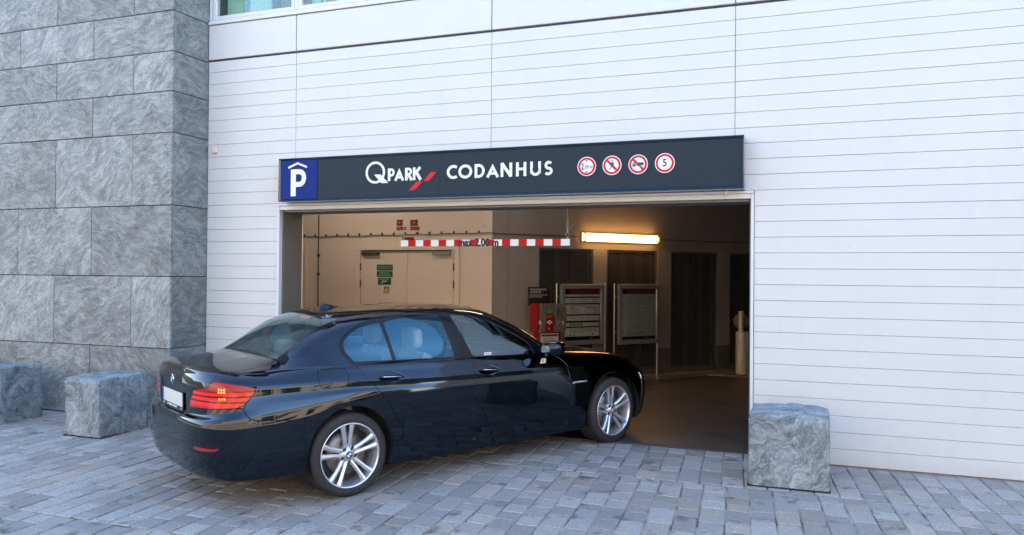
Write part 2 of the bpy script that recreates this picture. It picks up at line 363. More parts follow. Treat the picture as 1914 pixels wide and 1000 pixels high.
def paver_geo(q, cx=0, cy=0, cz=0):
    n = 4; cxx = sum(p[0] for p in q)/4; cyy = sum(p[1] for p in q)/4
    dz = RNG.uniform(-.002, .0025); tx, ty = RNG.uniform(-.008, .008), RNG.uniform(-.008, .008)
    def z(p): return G(p[1]) + dz + (p[0]-cxx)*tx + (p[1]-cyy)*ty
    # rounded outline: each corner cut, edge mid points pushed about
    out = []
    for i in range(4):
        a = Vector(q[i-1]); c = Vector(q[i]); d = Vector(q[(i+1) % 4])
        r = RNG.uniform(.006, .014)
        out.append(c + (a-c).normalized()*r); out.append(c + (d-c).normalized()*r)
        m_ = (c+d)/2; nn = (d-c).normalized(); out.append(m_ + Vector((nn.y, -nn.x))*RNG.uniform(-.0025, .002))
    cen = Vector((cxx, cyy)); N_ = len(out)
    top = [cen + (p-cen)*(1 - .009/max(.05, (p-cen).length)) for p in out]
    V = [(p.x-cx, p.y-cy, z(p)-cz) for p in top] + [(p.x-cx, p.y-cy, z(p)-.005-cz) for p in out] + [(p.x-cx, p.y-cy, z(p)-.03-cz) for p in out]
    F = [tuple(range(N_))] + [(i+N_, (i+1) % N_+N_, (i+1) % N_, i) for i in range(N_)] + [(i+2*N_, (i+1) % N_+2*N_, (i+1) % N_+N_, i+N_) for i in range(N_)]
    return V, F
blocks_xy = [(-7.5, -6.95, 6.3, 7.0), (-9.2, -8.6, 6.4, 7.0), (-.52, .11, 6.94, 7.5)]
def area(q):
    p = [cam_px((a, c, G(c))) for a, c in q]
    if any(u < -20 or u > 1934 or v > 1030 or v < 0 for u, v in p): return 0
    cx_ = sum(a for a, c in q)/4; cy_ = sum(c for a, c in q)/4
    for x0, x1, y0, y1 in blocks_xy:
        if x0 < cx_ < x1 and y0 < cy_ < y1: return 0
    lx = (cx_+4.222)*.5088+(cy_-5.967)*.8609; lt = (cx_+4.222)*.8609-(cy_-5.967)*.5088
    if -.9 < lx < 3.4 and -.9 < lt < .75: return 0
    return abs(sum(p[i][0]*p[(i+1) % 4][1]-p[(i+1) % 4][0]*p[i][1] for i in range(4)))/2
order = sorted(range(len(pieces)), key=lambda i: -area(pieces[i])); big = set(order[:300])
rest = MB()
for i, q in enumerate(pieces):
    if i in big:
        c = (q[0][0]+q[2][0])/2, (q[0][1]+q[2][1])/2
        V, F = paver_geo(q, c[0], c[1], G(c[1])); MB().add(V, F).build('paver', M_paver, pavement, (c[0], c[1], G(c[1])))
    else:
        V, F = paver_geo(q); rest.add(V, F)
M_paver2 = mat('granite sett rest', (.155, .150, .140), .66, vary=(110, (.375, .365, .343), .15), bump=(160, .5, .0015), dirt=(5.5, (.105, .10, .09), .60))
# brightness by piece for the joined setts
me = rest.mesh('paver', [M_paver2])
at = me.attributes.new('piece', 'FLOAT', 'FACE'); vals = []; per = 1 + 24
for k in range(len(rest.f)//per): vals += [RNG.uniform(.80, 1.20)]*per
at.data.foreach_set('value', vals)
nt = M_paver2.node_tree; bs = nt.nodes['Principled BSDF']; src = bs.inputs['Base Color'].links[0].from_socket
an = nt.nodes.new('ShaderNodeAttribute'); an.attribute_name = 'piece'; hs = nt.nodes.new('ShaderNodeHueSaturation')
nt.links.new(an.outputs['Fac'], hs.inputs['Value']); nt.links.new(src, hs.inputs['Color']); nt.links.new(hs.outputs[0], bs.inputs['Base Color'])
tag(link(bpy.data.objects.new('paver', me), pavement), kind='stuff')
# moss along a few joints, bottom right
mo = MB()
for k in range(42):
    x = .93 + k*.0052*.6 + RNG.uniform(-.004, .004); y = 7.02 - k*.0125 
    r = RNG.uniform(.003, .008); mo.lathe([(r, 0), (r*.6, r*.55), (0.0005, r*.8)], 6, 'z', (x, y, G(y)-.006))
tag(mo.build('moss', mat('moss', (.05, .06, .02), .95), pavement), kind='stuff')

# ------------------------------------------------------------------ main building
FY = 7.84
bld = empty('office_building', (-3, FY, 0)); tag(bld, 'white metal clad office building with a dark garage entrance', 'building')
def inb(o):
    o.parent = bld; o.location = (o.location[0]+3, o.location[1]-FY, o.location[2]); return o
# core and backing walls
b = MB()
b.box(-6.96, -5.90, FY+.032, 8.27, 0, 2.53); b.box(-.57, 30, FY+.032, 8.27, 0, 2.53)
b.box(-6.96, 30, FY+.032, 8.27, 2.53, 4.79)
b.box(-6.96, 30, FY+.032, 8.27, 6.6, 7.1)
b.box(1.85, 30, FY+.035, 8.27, 4.79, 6.6)
inb(b.build('wall', M_backing))
b = MB(); b.box(-6.9, 30, 9.6, 25, 3.66, 7.1); b.box(-6.9, 30, 8.27, 9.6, 6.9, 7.1); b.box(-20, 30, 8.275, 9.6, 4.4, 4.6)
inb(b.build('floor_slab', M_greyw))
def board(x0, x1, z0, z1, name='board'):
    """cladding board: flat face, rolled edges"""
    hx, hz = (x1-x0)/2, (z1-z0)/2; e = .0028
    V = [(-hx, .030, -hz), (hx, .030, -hz), (hx, .030, hz), (-hx, .030, hz), (-hx, e, -hz), (hx, e, -hz), (hx, e, hz), (-hx, e, hz), (-hx+e, 0, -hz+e), (hx-e, 0, -hz+e), (hx-e, 0, hz-e), (-hx+e, 0, hz-e)]
    F = [(8, 9, 10, 11)] + [(4+i, 4+(i+1) % 4, 8+(i+1) % 4, 8+i) for i in range(4)] + [(i, (i+1) % 4, 4+(i+1) % 4, 4+i) for i in range(4)]
    return V, F
_bc = {}
def put_board(x0, x1, z0, z1):
    k = (round(x1-x0, 3), round(z1-z0, 3))
    if k not in _bc: V, F = board(x0, x1, z0, z1); _bc[k] = MB().add(V, F).mesh('board', M_board)
    o = bpy.data.objects.new('board', _bc[k]); o.location = ((x0+x1)/2, FY + RNG.uniform(-.0008, .0008), (z0+z1)/2)
    o.rotation_euler = (RNG.uniform(-.004, .004), 0, RNG.uniform(-.0004, .0004)); link(o); inb(o)
cols = [(-6.955, -5.681), (-5.679, -3.221), (-3.219, -.726), (-.724, 1.77)]
zk = [4.2 - .1475*k for k in range(29)]
g = .0013
far = MB()
for k in range(29):
    z1 = 4.332 if k == 0 else zk[k-1]; z0 = zk[k]
    if z0 < .06: break
    if z0 > 2.57:
        for x0, x1 in cols: put_board(x0+g, x1-g, z0+g, z1-g)
    else:
        put_board(-6.955+g, -5.925-g, z0+g, z1-g); put_board(-.545+g, 1.77-g, z0+g, z1-g)
    for x0 in [1.777 + 2.495*i for i in range(11)]:
        V, F = board(x0, x0+2.49, z0+g, z1-g); far.add([(p[0]+x0+1.245, p[1]+FY, p[2]+(z0+z1)/2) for p in V], F)
o = far.build('board', M_board); tag(inb(o), kind='stuff')
# smooth band above the boards, sill and window row
for x0, x1 in cols + [(1.777, 4.26)]:
    inb(tagbox('band_panel', M_board, x0+.004, x1-.004, FY-.012, FY+.03, 4.352, 4.772, b=.006))
b = MB(); b.box(-6.955, 30, FY-.004, FY+.032, 4.333, 4.345); inb(b.build('drip_rail', M_darkseal))
up = MB()
for k in range(1):
    z0 = 6.75 + k*.3
    for x0 in [-6.955 + 2.495*i for i in range(15)]:
        if x0 < 30: V, F = board(x0, x0+2.49, z0, z0+.295); up.add([(p[0]+x0+1.245, p[1]+FY, p[2]+z0+.148) for p in V], F)
for x0 in [1.777 + 2.495*i for i in range(11)]:
    V, F = board(x0, x0+2.49, 4.8, 6.7); up.add([(p[0]+x0+1.245, p[1]+FY, p[2]+5.75) for p in V], F)
tag(inb(up.build('upper_cladding', M_board)), kind='stuff')
inb(tagbox('base_strip', mat('weathered base strip', (.26, .20, .19), .7, vary=(8, (.17, .14, .13), .3)), -.545, 30, FY+.006, FY+.04, .035, .066, b=.003))
inb(tagbox('base_strip', bpy.data.materials['weathered base strip'], -6.955, -5.925, FY+.006, FY+.04, .035, .066, b=.003))
# windows of the upper floor
wx = [(-6.90, -5.715), (-5.665, -3.255), (-3.205, -.76), (-.71, 1.80)]
inb(tagbox('window_sill', M_alu, -6.95, 1.84, FY-.03, FY+.06, 4.778, 4.806, b=.004))
inb(tagbox('window_sill', M_alu, -6.95, 1.84, FY-.012, FY+.06, 4.810, 4.832, b=.003))
for i, (x0, x1) in enumerate(wx):
    fr = MB(); w = .045
    fr.bbox(x0, x1, FY-.005, FY+.07, 4.836, 4.836+w, .004); fr.bbox(x0, x1, FY-.005, FY+.07, 6.55, 6.6, .004)
    fr.bbox(x0, x0+w, FY-.004, FY+.07, 4.836+w, 6.55, .004); fr.bbox(x1-w, x1, FY-.004, FY+.07, 4.836+w, 6.55, .004)
    wo_ = fr.build('window_frame', M_alu); inb(wo_)
    gl = MB(); gl.box(x0+w, x1-w, FY+.03, FY+.034, 4.88, 6.55); gl.build('pane', M_winglass, wo_)
b = MB(); b.box(-6.96, 1.84, FY+.075, FY+.1, 4.6, 4.84); 
for x in (-6.93, -5.69, -3.23, -.735): b.box(x-.02, x+.02, FY+.0, FY+.1, 4.84, 6.6)
inb(b.build('mullion', M_alu))
M_blind = mat('green curtain', (.40, .62, .52), .8); M_blind2 = mat('speckled green panel', (.22, .36, .30), .8, vary=(40, (.34, .50, .42), .1))
b = MB(); b.box(-6.86, -6.62, 8.05, 8.07, 4.6, 6.6); inb(b.build('curtain', M_blind)); inb(MB().box(-5.62, -5.50, 8.05, 8.07, 4.6, 6.6).build('curtain', M_blind))
b = MB(); b.box(-6.60, -6.28, 8.15, 8.17, 4.6, 6.6); inb(b.build('curtain', M_blind2))
b = MB()
for x in (-5.42, -5.24, -5.05, -4.87, -4.68): b.tube([(x, 8.02, 4.6), (x, 8.02, 6.6)], .012, 8)
inb(b.build('blind_rod', M_white))
b = MB(); b.box(-6.25, -6.1, 8.3, 8.4, 4.6, 6.9); inb(b.build('interior_column', M_dado))
b = MB(); b.box(-6.96, 1.84, 9.55, 9.58, 4.6, 6.9); inb(b.build('interior_wall', mat('brown room wall', (.62, .40, .30), .8, vary=(.8, (.70, .62, .55), .1))))

# entrance opening: white frame, reveals, lintel
fr = MB()
fr.bbox(-5.925, -5.888, FY-.012, FY+.05, .05, 2.545, .003)           # left edge trim
fr.bbox(-.575, -.548, FY-.012, FY+.05, .05, 2.545, .003)
fr.bbox(-5.925, -.548, FY-.014, FY+.05, 2.547, 2.575, .003)
fr.bbox(-5.888, -.575, FY-.006, FY+.05, 2.50, 2.545, .003)
inb(fr.build('entrance_frame', M_alu))
for xa, xb in ((-5.90, -5.872), (-.59, -.562)): inb(MB().bbox(xa, xb, FY+.052, 8.268, .05, 2.50, .002).build('reveal_panel', M_reveal))
b = MB(); b.bbox(-5.87, -.592, FY+.052, 8.268, 2.478, 2.50, .002); inb(b.build('soffit_panel', mat('soffit', (.20, .19, .18), .6)))
b = MB(); b.box(-5.87, -.592, 8.068, 8.10, .02, .068); inb(b.build('threshold', M_darkmetal))
b = MB(); b.tube([(-5.872, 8.262, .1), (-5.872, 8.262, 2.47)], .008, 6); inb(b.build('door_guide', M_steel))
b = MB(); b.bbox(-6.865, -6.80, FY-.035, FY-.001, 3.215, 3.295, .006); inb(b.build('junction_box', mat('cream plastic', (.62, .55, .42), .5)))

# ------------------------------------------------------------------ stone clad building part
CX, CYF = -6.962, 7.263
st = empty('stone_building', (-8, 7.3, 0)); tag(st, 'grey green gneiss clad building corner standing proud of the white boards', 'building')
def ins(o):
    o.parent = st; o.location = (o.location[0]+8, o.location[1]-7.3, o.location[2]); return o
b = MB(); b.box(-20, CX-.035, CYF+.035, 9.5, 0, 14); ins(b.build('wall', M_joint))
zr = [.05, .876, 1.711, 2.54, 3.382, 3.862, 4.326, 4.797, 5.27, 6.1, 6.94, 7.78, 8.6, 9.5, 10.4, 11.3, 12.2, 13.1, 14]
farst = MB()
for i in range(len(zr)-1):
    A_ = -7.555 if i % 2 == 1 else -8.19
    # rows alternate; measured: rows 1,3,5,7 start with a short piece
    xs_ = [CX]; x = A_
    while x > -20: xs_.append(x); x -= 1.235
    xs_.append(-20)
    for k in range(len(xs_)-1):
        x1, x0 = xs_[k], xs_[k+1]; gg = .003
        e = (.001, .0035, .0, .002)[(i*3+k) % 4]
        if zr[i] < 5 and x1 > -10.2:
            ins(tagbox('stone_panel', M_stone, x0+gg, x1-(gg if k else 0), CYF-e, CYF+.03, zr[i]+gg*1.4, zr[i+1]-gg*1.4, b=.003))
        else: farst.bbox(x0+gg, x1-(gg if k else 0), CYF, CYF+.03, zr[i]+gg, zr[i+1]-gg, .003)
    if zr[i] < 5: ins(tagbox('stone_panel', M_stone, CX-.03, CX+.001, CYF+.031, FY+.03, zr[i]+.004, zr[i+1]-.004, b=.003))
    else: farst.bbox(CX-.03, CX, CYF+.031, FY+.03, zr[i]+.004, zr[i+1]-.004, .003)
tag(ins(farst.build('stone_panel', M_stone)), kind='stuff')

# ------------------------------------------------------------------ garage interior
E_ = Vector((.6345, .7729, 0)); Nn = Vector((.7729, -.6345, 0)); K = Vector((-4.49, 11.01, 0))
def W(e, off, z): return K + E_*e + Nn*off + Vector((0, 0, z))
b = MB(); b.add([(-9.6, 8.10, FLOOR), (7, 8.10, FLOOR), (7, 24, FLOOR), (-9.6, 24, FLOOR)], [(0, 1, 2, 3)])
tag(b.build('garage_floor', M_floor), kind='structure')
b = MB(); b.box(-9.6, 7, 8.27, 24, 3.50, 3.62)
tag(b.build('garage_ceiling', M_ceiling), kind='structure')
b = MB(); b.box(-9.5, -4.49, 11.01, 11.2, FLOOR, 3.50)
dw = tag(b.build('garage_wall', M_beige), 'beige painted garage wall with the double doors and fire signs', 'wall')
b = MB(); b.box(-9.6, -9.5, 8.27, 11.01, FLOOR, 3.50); b.box(-9.5, -5.93, 8.272, 8.3, FLOOR, 3.50); b.box(-.53, 7, 8.272, 8.3, FLOOR, 3.50); b.box(6.9, 7, 8.3, 24, FLOOR, 3.50)
tag(b.build('garage_wall', M_greyw), 'plain grey inner wall around the sides of the garage entrance', 'wall')
# slanting wall with grilles: built in wall coordinates (e along, off towards the viewer)
gw = empty('garage_wall', tuple(K), math.atan2(E_.y, E_.x)); tag(gw, 'slanting grey garage wall with black grilles, dark dado and kerb', 'wall')
# local frame: +x along E_, +y = away from the viewer side (rotated), so off = -y
def gb(name, m, e0, e1, off0, off1, z0, z1, parent=None, bev=.003):
    return MB().bbox(e0, e1, -off1, -off0, z0, z1, bev).build(name, m, parent or gw)
GR = [(.82, 1.84), (2.11, 3.15), (3.45, 4.51), (4.81, 5.86), (6.15, 7.2), (7.5, 8.55)]
b = MB(); prev = 0
for e0, e1 in GR: b.box(prev, e0, 0, .19, .55, 2.18); prev = e1
b.box(prev, 16, 0, .19, .55, 2.18); b.box(0, 16, 0, .19, 2.181, 3.50)
b.build('wall', M_greyw, gw)
b = MB(); prev = 0
for e0, e1 in GR: b.box(prev, e0, -.004, .19, .20, .549); prev = e1
b.box(prev, 16, -.004, .19, .20, .549); b.box(0, 16, -.004, .19, FLOOR, .20)
b.build('dado', M_dado, gw)
gb('kerb', mat('concrete kerb', (.16, .145, .13), .8, vary=(6, (.10, .09, .08), .2)), .0, 16, .004, .15, FLOOR-.02, .13, bev=.012)
b = MB(); b.box(0, 16, .24, .26, 0, 2.3); b.build('void', M_void, gw)
M_grille2 = mat('grille panel strip', (.045, .046, .048), .5)
for e0, e1 in GR[:4]:
    gfr = MB(); w = .035
    gfr.box(e0, e1, .01, .05, .20, .20+w); gfr.box(e0, e1, .01, .05, 2.18-w, 2.18); gfr.box(e0, e0+w, .01, .05, .2+w, 2.18-w); gfr.box(e1-w, e1, .01, .05, .2+w, 2.18-w)
    go = gfr.build('grille', M_grille, gw)
    bars = MB(); n = 26
    for i in range(1, n):
        x = e0 + w + (e1-e0-2*w)*i/n; bars.box(x-.005, x+.005, .022, .034, .2+w, 2.18-w)
    for i in range(1, 49):
        z = .2 + 1.98*i/49; bars.box(e0+w, e1-w, .0345, .042, z-.005, z+.005)
    tag(bars.build('bar', M_grille, go), kind='stuff')
    strip = MB()
    for q in (.36, .66):
        x = e0 + (e1-e0)*q; strip.box(x-.055, x+.055, .044, .06, .2+w, 2.18-w)
    strip.build('blanking_strip', M_grille2, go)
gb('joint_line', M_dado, .27, .275, -.001, .002, .55, 3.5, bev=.0005)
# conduit with clips, along both walls
b = MB(); path = [Vector((-9.2, 10.985, 2.335))]
for i in range(1, 25): path.append(Vector((-9.2+4.68*i/24, 10.985, 2.335+.045*i/24 + .006*math.sin(i*1.9))))
path += [W(e, .02, 2.375 + .003*math.sin(e*7)) for e in np.linspace(.03, 9, 24)]
b.tube(path, .0062, 6)
cab = b.build('cable', M_darkmetal); tag(cab, 'thin dark cable clipped along the garage walls above the doors', 'cable')
cl = MB()
for i in range(22): x = -9.0+i*.205; cl.box(x-.006, x+.006, 10.97, 11.005, 2.34+.045*(x+9.2)/4.68-.004, 2.375+.045*(x+9.2)/4.68)
o = cl.build('clip', M_darkmetal, cab)
b = MB(); b.tube([(-7.50, 10.985, FLOOR), (-7.50, 10.985, 2.7)], .009, 6)
for z in (2.05, 1.75, 1.2, .8): b.box(-7.52, -7.48, 10.97, 11.005, z-.02, z+.02)
tag(b.build('cable', M_darkmetal), 'upright dark cable left of the double doors in the garage', 'cable')
# dark side door at the far left
b = MB(); b.bbox(-8.75, -7.80, 10.96, 11.005, FLOOR, 2.24, .004)
sd = b.build('side_door', mat('dark door', (.03, .028, .026), .5)); tag(sd, 'dark door at the left end of the beige garage wall', 'door')
b = MB(); b.bbox(-7.80, -7.71, 10.955, 11.005, FLOOR, 2.25, .004); b.bbox(-8.84, -8.75, 10.955, 11.005, FLOOR, 2.25, .004); b.build('door_frame', M_beige, sd)
# double doors
M_door = mat('beige painted door', (.62, .54, .46), .45, vary=(1.4, (.57, .49, .42), .3), dirt=(5, (.38, .30, .24), .70))
dd = empty('double_door', (-5.9, 11.0, FLOOR)); tag(dd, 'beige double doors with closers and green notices in the garage wall', 'door')
def ind(o): o.parent = dd; o.location = (o.location[0]+5.9, o.location[1]-11.0, o.location[2]-FLOOR); return o
b = MB()
for x0, x1 in ((-6.80, -6.715), (-5.09, -5.01)): b.bbox(x0, x1, 10.975, 11.008, FLOOR, 2.13, .004)
b.bbox(-6.80, -5.01, 10.974, 11.008, 2.132, 2.20, .004); ind(b.build('door_frame', M_door))
ind(tagbox('door_leaf', M_door, -6.705, -5.912, 10.985, 11.008, FLOOR+.01, 2.115, b=.003))
ind(tagbox('door_leaf', M_door, -5.902, -5.10, 10.985, 11.008, FLOOR+.01, 2.115, b=.003))
b = MB(); b.bbox(-5.925, -5.885, 10.972, 10.984, FLOOR+.01, 2.11, .003); ind(b.build('astragal', M_door))
ind(tagbox('door_closer', M_darkmetal, -6.67, -6.37, 10.92, 10.984, 2.05, 2.10, b=.006)); ind(tagbox('door_closer', mat('grey closer', (.22, .21, .20), .5), -5.44, -5.14, 10.92, 10.984, 2.05, 2.10, b=.006))
b = MB(); b.box(-6.67, -5.14, 10.955, 10.973, 2.112, 2.126); ind(b.build('closer_rail', M_darkmetal))
for x in (-6.71, -5.095):
    for z in (1.87, 1.61, .9, .5):
        b = MB(); b.tube([(x, 10.974, z-.06), (x, 10.974, z+.06)], .011, 8); ind(b.build('hinge', M_darkmetal))
b = MB(); b.tube([(-5.83, 10.985, 1.08), (-5.83, 10.94, 1.08), (-5.72, 10.94, 1.08)], .011, 8); ind(b.build('handle', M_steel))
# ------------------------------------------------------------------ notices, fire signs
M_green = mat('green notice', (.004, .10, .045), .4)
M_faint = mat('faded lettering', (.25, .40, .30), .6)
for i, (x0, x1, z0, z1, lab, lines) in enumerate([
    (-6.418, -6.135, 1.818, 1.906, 'topmost green notice on the left garage door', [(.08, .95, .66), (.08, .95, .33)]),
    (-6.418, -6.139, 1.716, 1.803, 'middle green notice on the left garage door', [(.2, .8, .74), (.15, .85, .5), (.1, .92, .26)]),
    (-6.395, -6.165, 1.594, 1.697, 'lowest green notice on the left garage door, with a pale arrow', [(.1, .9, .78)])]):
    b = MB(); b.bbox(x0, x1, 10.976, 10.984, z0, z1, .001)
    o = b.build('notice', M_green); tag(o, lab, 'sign', 'green notices on the garage door')
    t = MB()
    for a, c, z in lines:
        x = x0+(x1-x0)*a; xe = x0+(x1-x0)*c; zz = z0+(z1-z0)*z
        while x < xe:
            w = RNG.uniform(.008, .024); t.box(x, min(x+w, xe), 10.9745, 10.976, zz-.005, zz+.005); x += w+.006
    if i == 2:
        t.box(-6.32, -6.235, 10.9742, 10.976, 1.64, 1.654, 1); t.box(-6.345, -6.30, 10.9742, 10.976, 1.617, 1.628, 1)
    t.build('lettering', [M_faint, M_white], o)
b = MB(); b.bbox(-6.355, -6.19, 10.978, 10.984, 1.445, 1.572, .001)
o = b.build('notice', mat('pale paper', (.62, .56, .52), .7)); tag(o, 'small white paper notice with a yellow picture below the green notices', 'sign')
t = MB(); t.box(-6.285, -6.195, 10.9765, 10.978, 1.497, 1.565, 0); t.prism([(-6.283, 1.499), (-6.24, 1.56), (-6.225, 1.56), (-6.20, 1.499)], 10.975, 10.9764, 1); t.box(-6.30, -6.195, 10.9765, 10.978, 1.475, 1.488, 2); t.box(-6.305, -6.20, 10.9765, 10.978, 1.456, 1.460, 2)
for z in (1.465, 1.49, 1.51, 1.53, 1.55): t.box(-6.345, -6.34, 10.9765, 10.978, z, z+.012, 2)
t.build('print', [mat('dark olive', (.10, .09, .06), .6), mat('yellow ochre', (.60, .36, .03), .6), M_black], o)
M_fire = mat('dark red fire sign', (.20, .015, .015), .4)
for i, (x0, x1, z0, z1, sx1, sz0, sz1, lab) in enumerate([(-6.083, -5.985, 2.513, 2.602, -5.925, 2.443, 2.492, 'left red fire sign high on the garage wall'), (-5.848, -5.726, 2.505, 2.598, -5.694, 2.441, 2.490, 'right red fire sign high on the garage wall')]):
    b = MB(); b.bbox(x0, x1, 10.995, 11.008, z0, z1, .002); o = b.build('fire_sign', M_fire); tag(o, lab, 'sign', 'red fire signs above the doors')
    b = MB(); b.bbox(x0, sx1, 10.995, 11.008, sz0, sz1, .002); b.build('label_strip', M_fire, o)
    t = MB(); t.lathe([(.001, -.002), (.022, -.002), (.022, 0)], 14, 'y', ((x0+x1)/2, 10.995, (z0+z1)/2)); 
    x = x0+.012
    while x < sx1-.02: w = RNG.uniform(.008, .02); t.box(x, x+w, 10.9935, 10.995, (sz0+sz1)/2-.008, (sz0+sz1)/2+.008); x += w+.007
    t.build('pictogram', mat('dull pink print', (.32, .12, .11), .6), o)
b = MB(); b.bbox(-5.988, -5.785, 10.993, 11.006, 2.285, 2.330, .002); tag(b.build('fire_sign', M_fire), 'low narrow red sign just above the garage double doors', 'sign')

# ------------------------------------------------------------------ lamp on the slanting wall
M_lampglow = emis('lit tube', (1.0, .60, .22), 5.0)
lp = empty('wall_lamp', tuple(W(2.345, .0, 2.30)), math.atan2(E_.y, E_.x)); tag(lp, 'long lit fluorescent wall lamp glowing orange above the grilles', 'lamp')
b = MB(); b.bbox(-.76, .76, -.035, -.001, .0, .14, .008); b.build('housing', mat('lamp housing', (.35, .33, .30), .5), lp)
b = MB(); b.tube([(-.70, -.068, .07), (.70, -.068, .07)], .016, 12); b.build('tube', M_lampglow, lp)
def diffuser():
    m = bpy.data.materials.new('ribbed diffuser'); m.use_nodes = True; nt = m.node_tree; nt.nodes.clear(); N = nt.nodes.new
    o = N('ShaderNodeOutputMaterial'); e = N('ShaderNodeEmission'); e.inputs[0].default_value = (1, .50, .14, 1); t = N('ShaderNodeBsdfTransparent'); t.inputs[0].default_value = (1, .82, .55, 1)
    tc = N('ShaderNodeTexCoord'); sp = N('ShaderNodeSeparateXYZ'); nt.links.new(tc.outputs['Object'], sp.inputs[0])
    e.inputs[1].default_value = .75
    ad = N('ShaderNodeAddShader'); nt.links.new(e.outputs[0], ad.inputs[0]); nt.links.new(t.outputs[0], ad.inputs[1]); nt.links.new(ad.outputs[0], o.inputs[0]); return m
sec = [(-.036, .004), (-.085, .012), (-.105, .035), (-.105, .105), (-.085, .128), (-.036, .136)]
b = MB(); V = [(x, p[0], p[1]) for x in (-.75, .75) for p in sec]
b.add(V, [(i, i+1, i+7, i+6) for i in range(5)] + [tuple(range(5, -1, -1)), tuple(range(6, 12))]); b.build('diffuser', diffuser(), lp)
b = MB()
for x in (-.745, .725): b.bbox(x, x+.02, -.108, -.034, .0, .14, .004)
b.build('end_cap', mat('amber end cap', (.5, .32, .12), .4), lp)

# added lamps, unseen behind the lintel, that brighten the door wall and interior
for lx, ly, lab in ((-6.6, 9.5, 'added unseen long ceiling lamp just inside the garage entrance, left'), (-3.6, 9.7, 'added unseen long ceiling lamp just inside the garage entrance, right')):
    cl_ = empty('added_ceiling_lamp', (lx, ly, 3.48)); tag(cl_, lab, 'lamp', 'added garage ceiling lamps')
    b = MB(); b.bbox(-.76, .76, -.07, .07, -.035, .0, .006); b.build('housing', bpy.data.materials['lamp housing'], cl_)
    b = MB(); b.tube([(-.70, 0, -.06), (.70, 0, -.06)], .018, 12); b.build('tube', emis('added ceiling tube', (1.0, .81, .64), 15.0) if lx < -5 else emis('added dim ceiling tube', (1.0, .80, .62), 11.0), cl_)

# ------------------------------------------------------------------ height bar hanging in the opening
BY = 8.19
hb = empty('height_bar', (-3.46, BY, 2.08)); tag(hb, 'red and white striped height bar hung on wires in the garage entrance', 'barrier')
x0b, x1b, z0b, z1b = -4.47, -2.448, 2.076, 2.147
b = MB(); n = 21; w = (x1b-x0b)/n
for i in range(n):
    a = x0b+w*i+3.46; b.box(a, a+w, -.012, .012, 0, z1b-z0b, i % 2)
b.build('striped_board', [M_white, M_red], hb)
t = text_mb('max 2.00 m', .082, .0036, 1.0, .0008); 
wdt = max(p[0] for p in t.v)-min(p[0] for p in t.v); s_ = .485/wdt
b = MB(); b.add([(p[0]*s_, p[1]-.0145, p[2]*s_*1.12+.035) for p in t.v], t.f); b.xf(Matrix.Translation((-3.50+3.46, 0, 0))).build('lettering', M_black, hb)
for xx, sgn in ((-4.44, -1), (-2.475, 1)):
    b = MB(); x = xx+3.46
    b.tube([(x, 0, .07), (x+.004, 0, .095)], .004, 6)
    ring = [(x+.022*math.cos(a), 0, .115+.026*math.sin(a)) for a in np.linspace(-1.5, 4.7, 14)]; b.tube(ring, .0022, 5)
    b.tube([(x, 0, .14), (x+.004*sgn, .01, .26), (x-.008, .0, .395)], .0024, 5)
    b.tube([(x, 0, .142), (x+.03*sgn, -.01, .19), (x+.085*sgn, -.02, .235)], .0018, 5)
    b.tube([(x+.0, 0, .142), (x-.012*sgn, -.005, .20), (x-.004, 0, .27)], .0016, 5)
    b.lathe([(.001, .392), (.014, .392), (.014, .398)], 10, 'z', (x-.008, 0, 0))
    b.build('wire', mat('galvanised wire', (.40, .38, .35), .4, metal=.6) if sgn < 0 else bpy.data.materials['galvanised wire'], hb)

# ------------------------------------------------------------------ entrance sign
SYF = 7.66
sg = empty('entrance_sign', (-3.2, FY, 2.57)); tag(sg, 'long dark slate sign reading CODANHUS above the garage entrance', 'sign')
def insg(o): o.parent = sg; o.location = (3.2, -FY, -2.57); return o
X0, X1, Z0, Z1 = -5.779, -.626, 2.578, 3.073
b = MB(); b.box(X0+.02, X1-.02, SYF+.022, FY-.005, Z0+.01, Z1-.01); insg(b.build('casing', M_signframe))
fw = .028
b = MB()
def fbar(pts): return b.prism(pts, SYF-.004, SYF+.05)
# frame with sloped inner faces
def fr_bar(xa, xb, za, zb, ax):
    if ax == 'x':   # horizontal bar; outer edge z=za, inner z=zb
        V = [(xa, SYF+.06, za), (xb, SYF+.06, za), (xb, SYF-.002, za), (xa, SYF-.002, za), (xa+fw, SYF+.021, zb), (xb-fw, SYF+.021, zb), (xa, SYF-.004, za+(zb-za)*.25), (xb, SYF-.004, za+(zb-za)*.25)]
        return V, [(0, 1, 2, 3), (3, 2, 7, 6), (6, 7, 5, 4)]
for za, zb in ((Z0, Z0+fw), (Z1, Z1-fw)): b.add(*fr_bar(X0, X1, za, zb, 'x'))
for xa, xb in ((X0, X0+fw), (X1, X1-fw)):
    q = xa+(xb-xa)*.25
    b.add([(xa, SYF+.06, Z0), (xa, SYF+.06, Z1), (xa, SYF-.002, Z0), (xa, SYF-.002, Z1), (q, SYF-.004, Z0), (q, SYF-.004, Z1), (xb, SYF+.021, Z0+fw), (xb, SYF+.021, Z1-fw)], [(0, 1, 3, 2), (2, 3, 5, 4), (4, 5, 7, 6)])
o = insg(b.build('frame', M_signframe)); recalc(o)
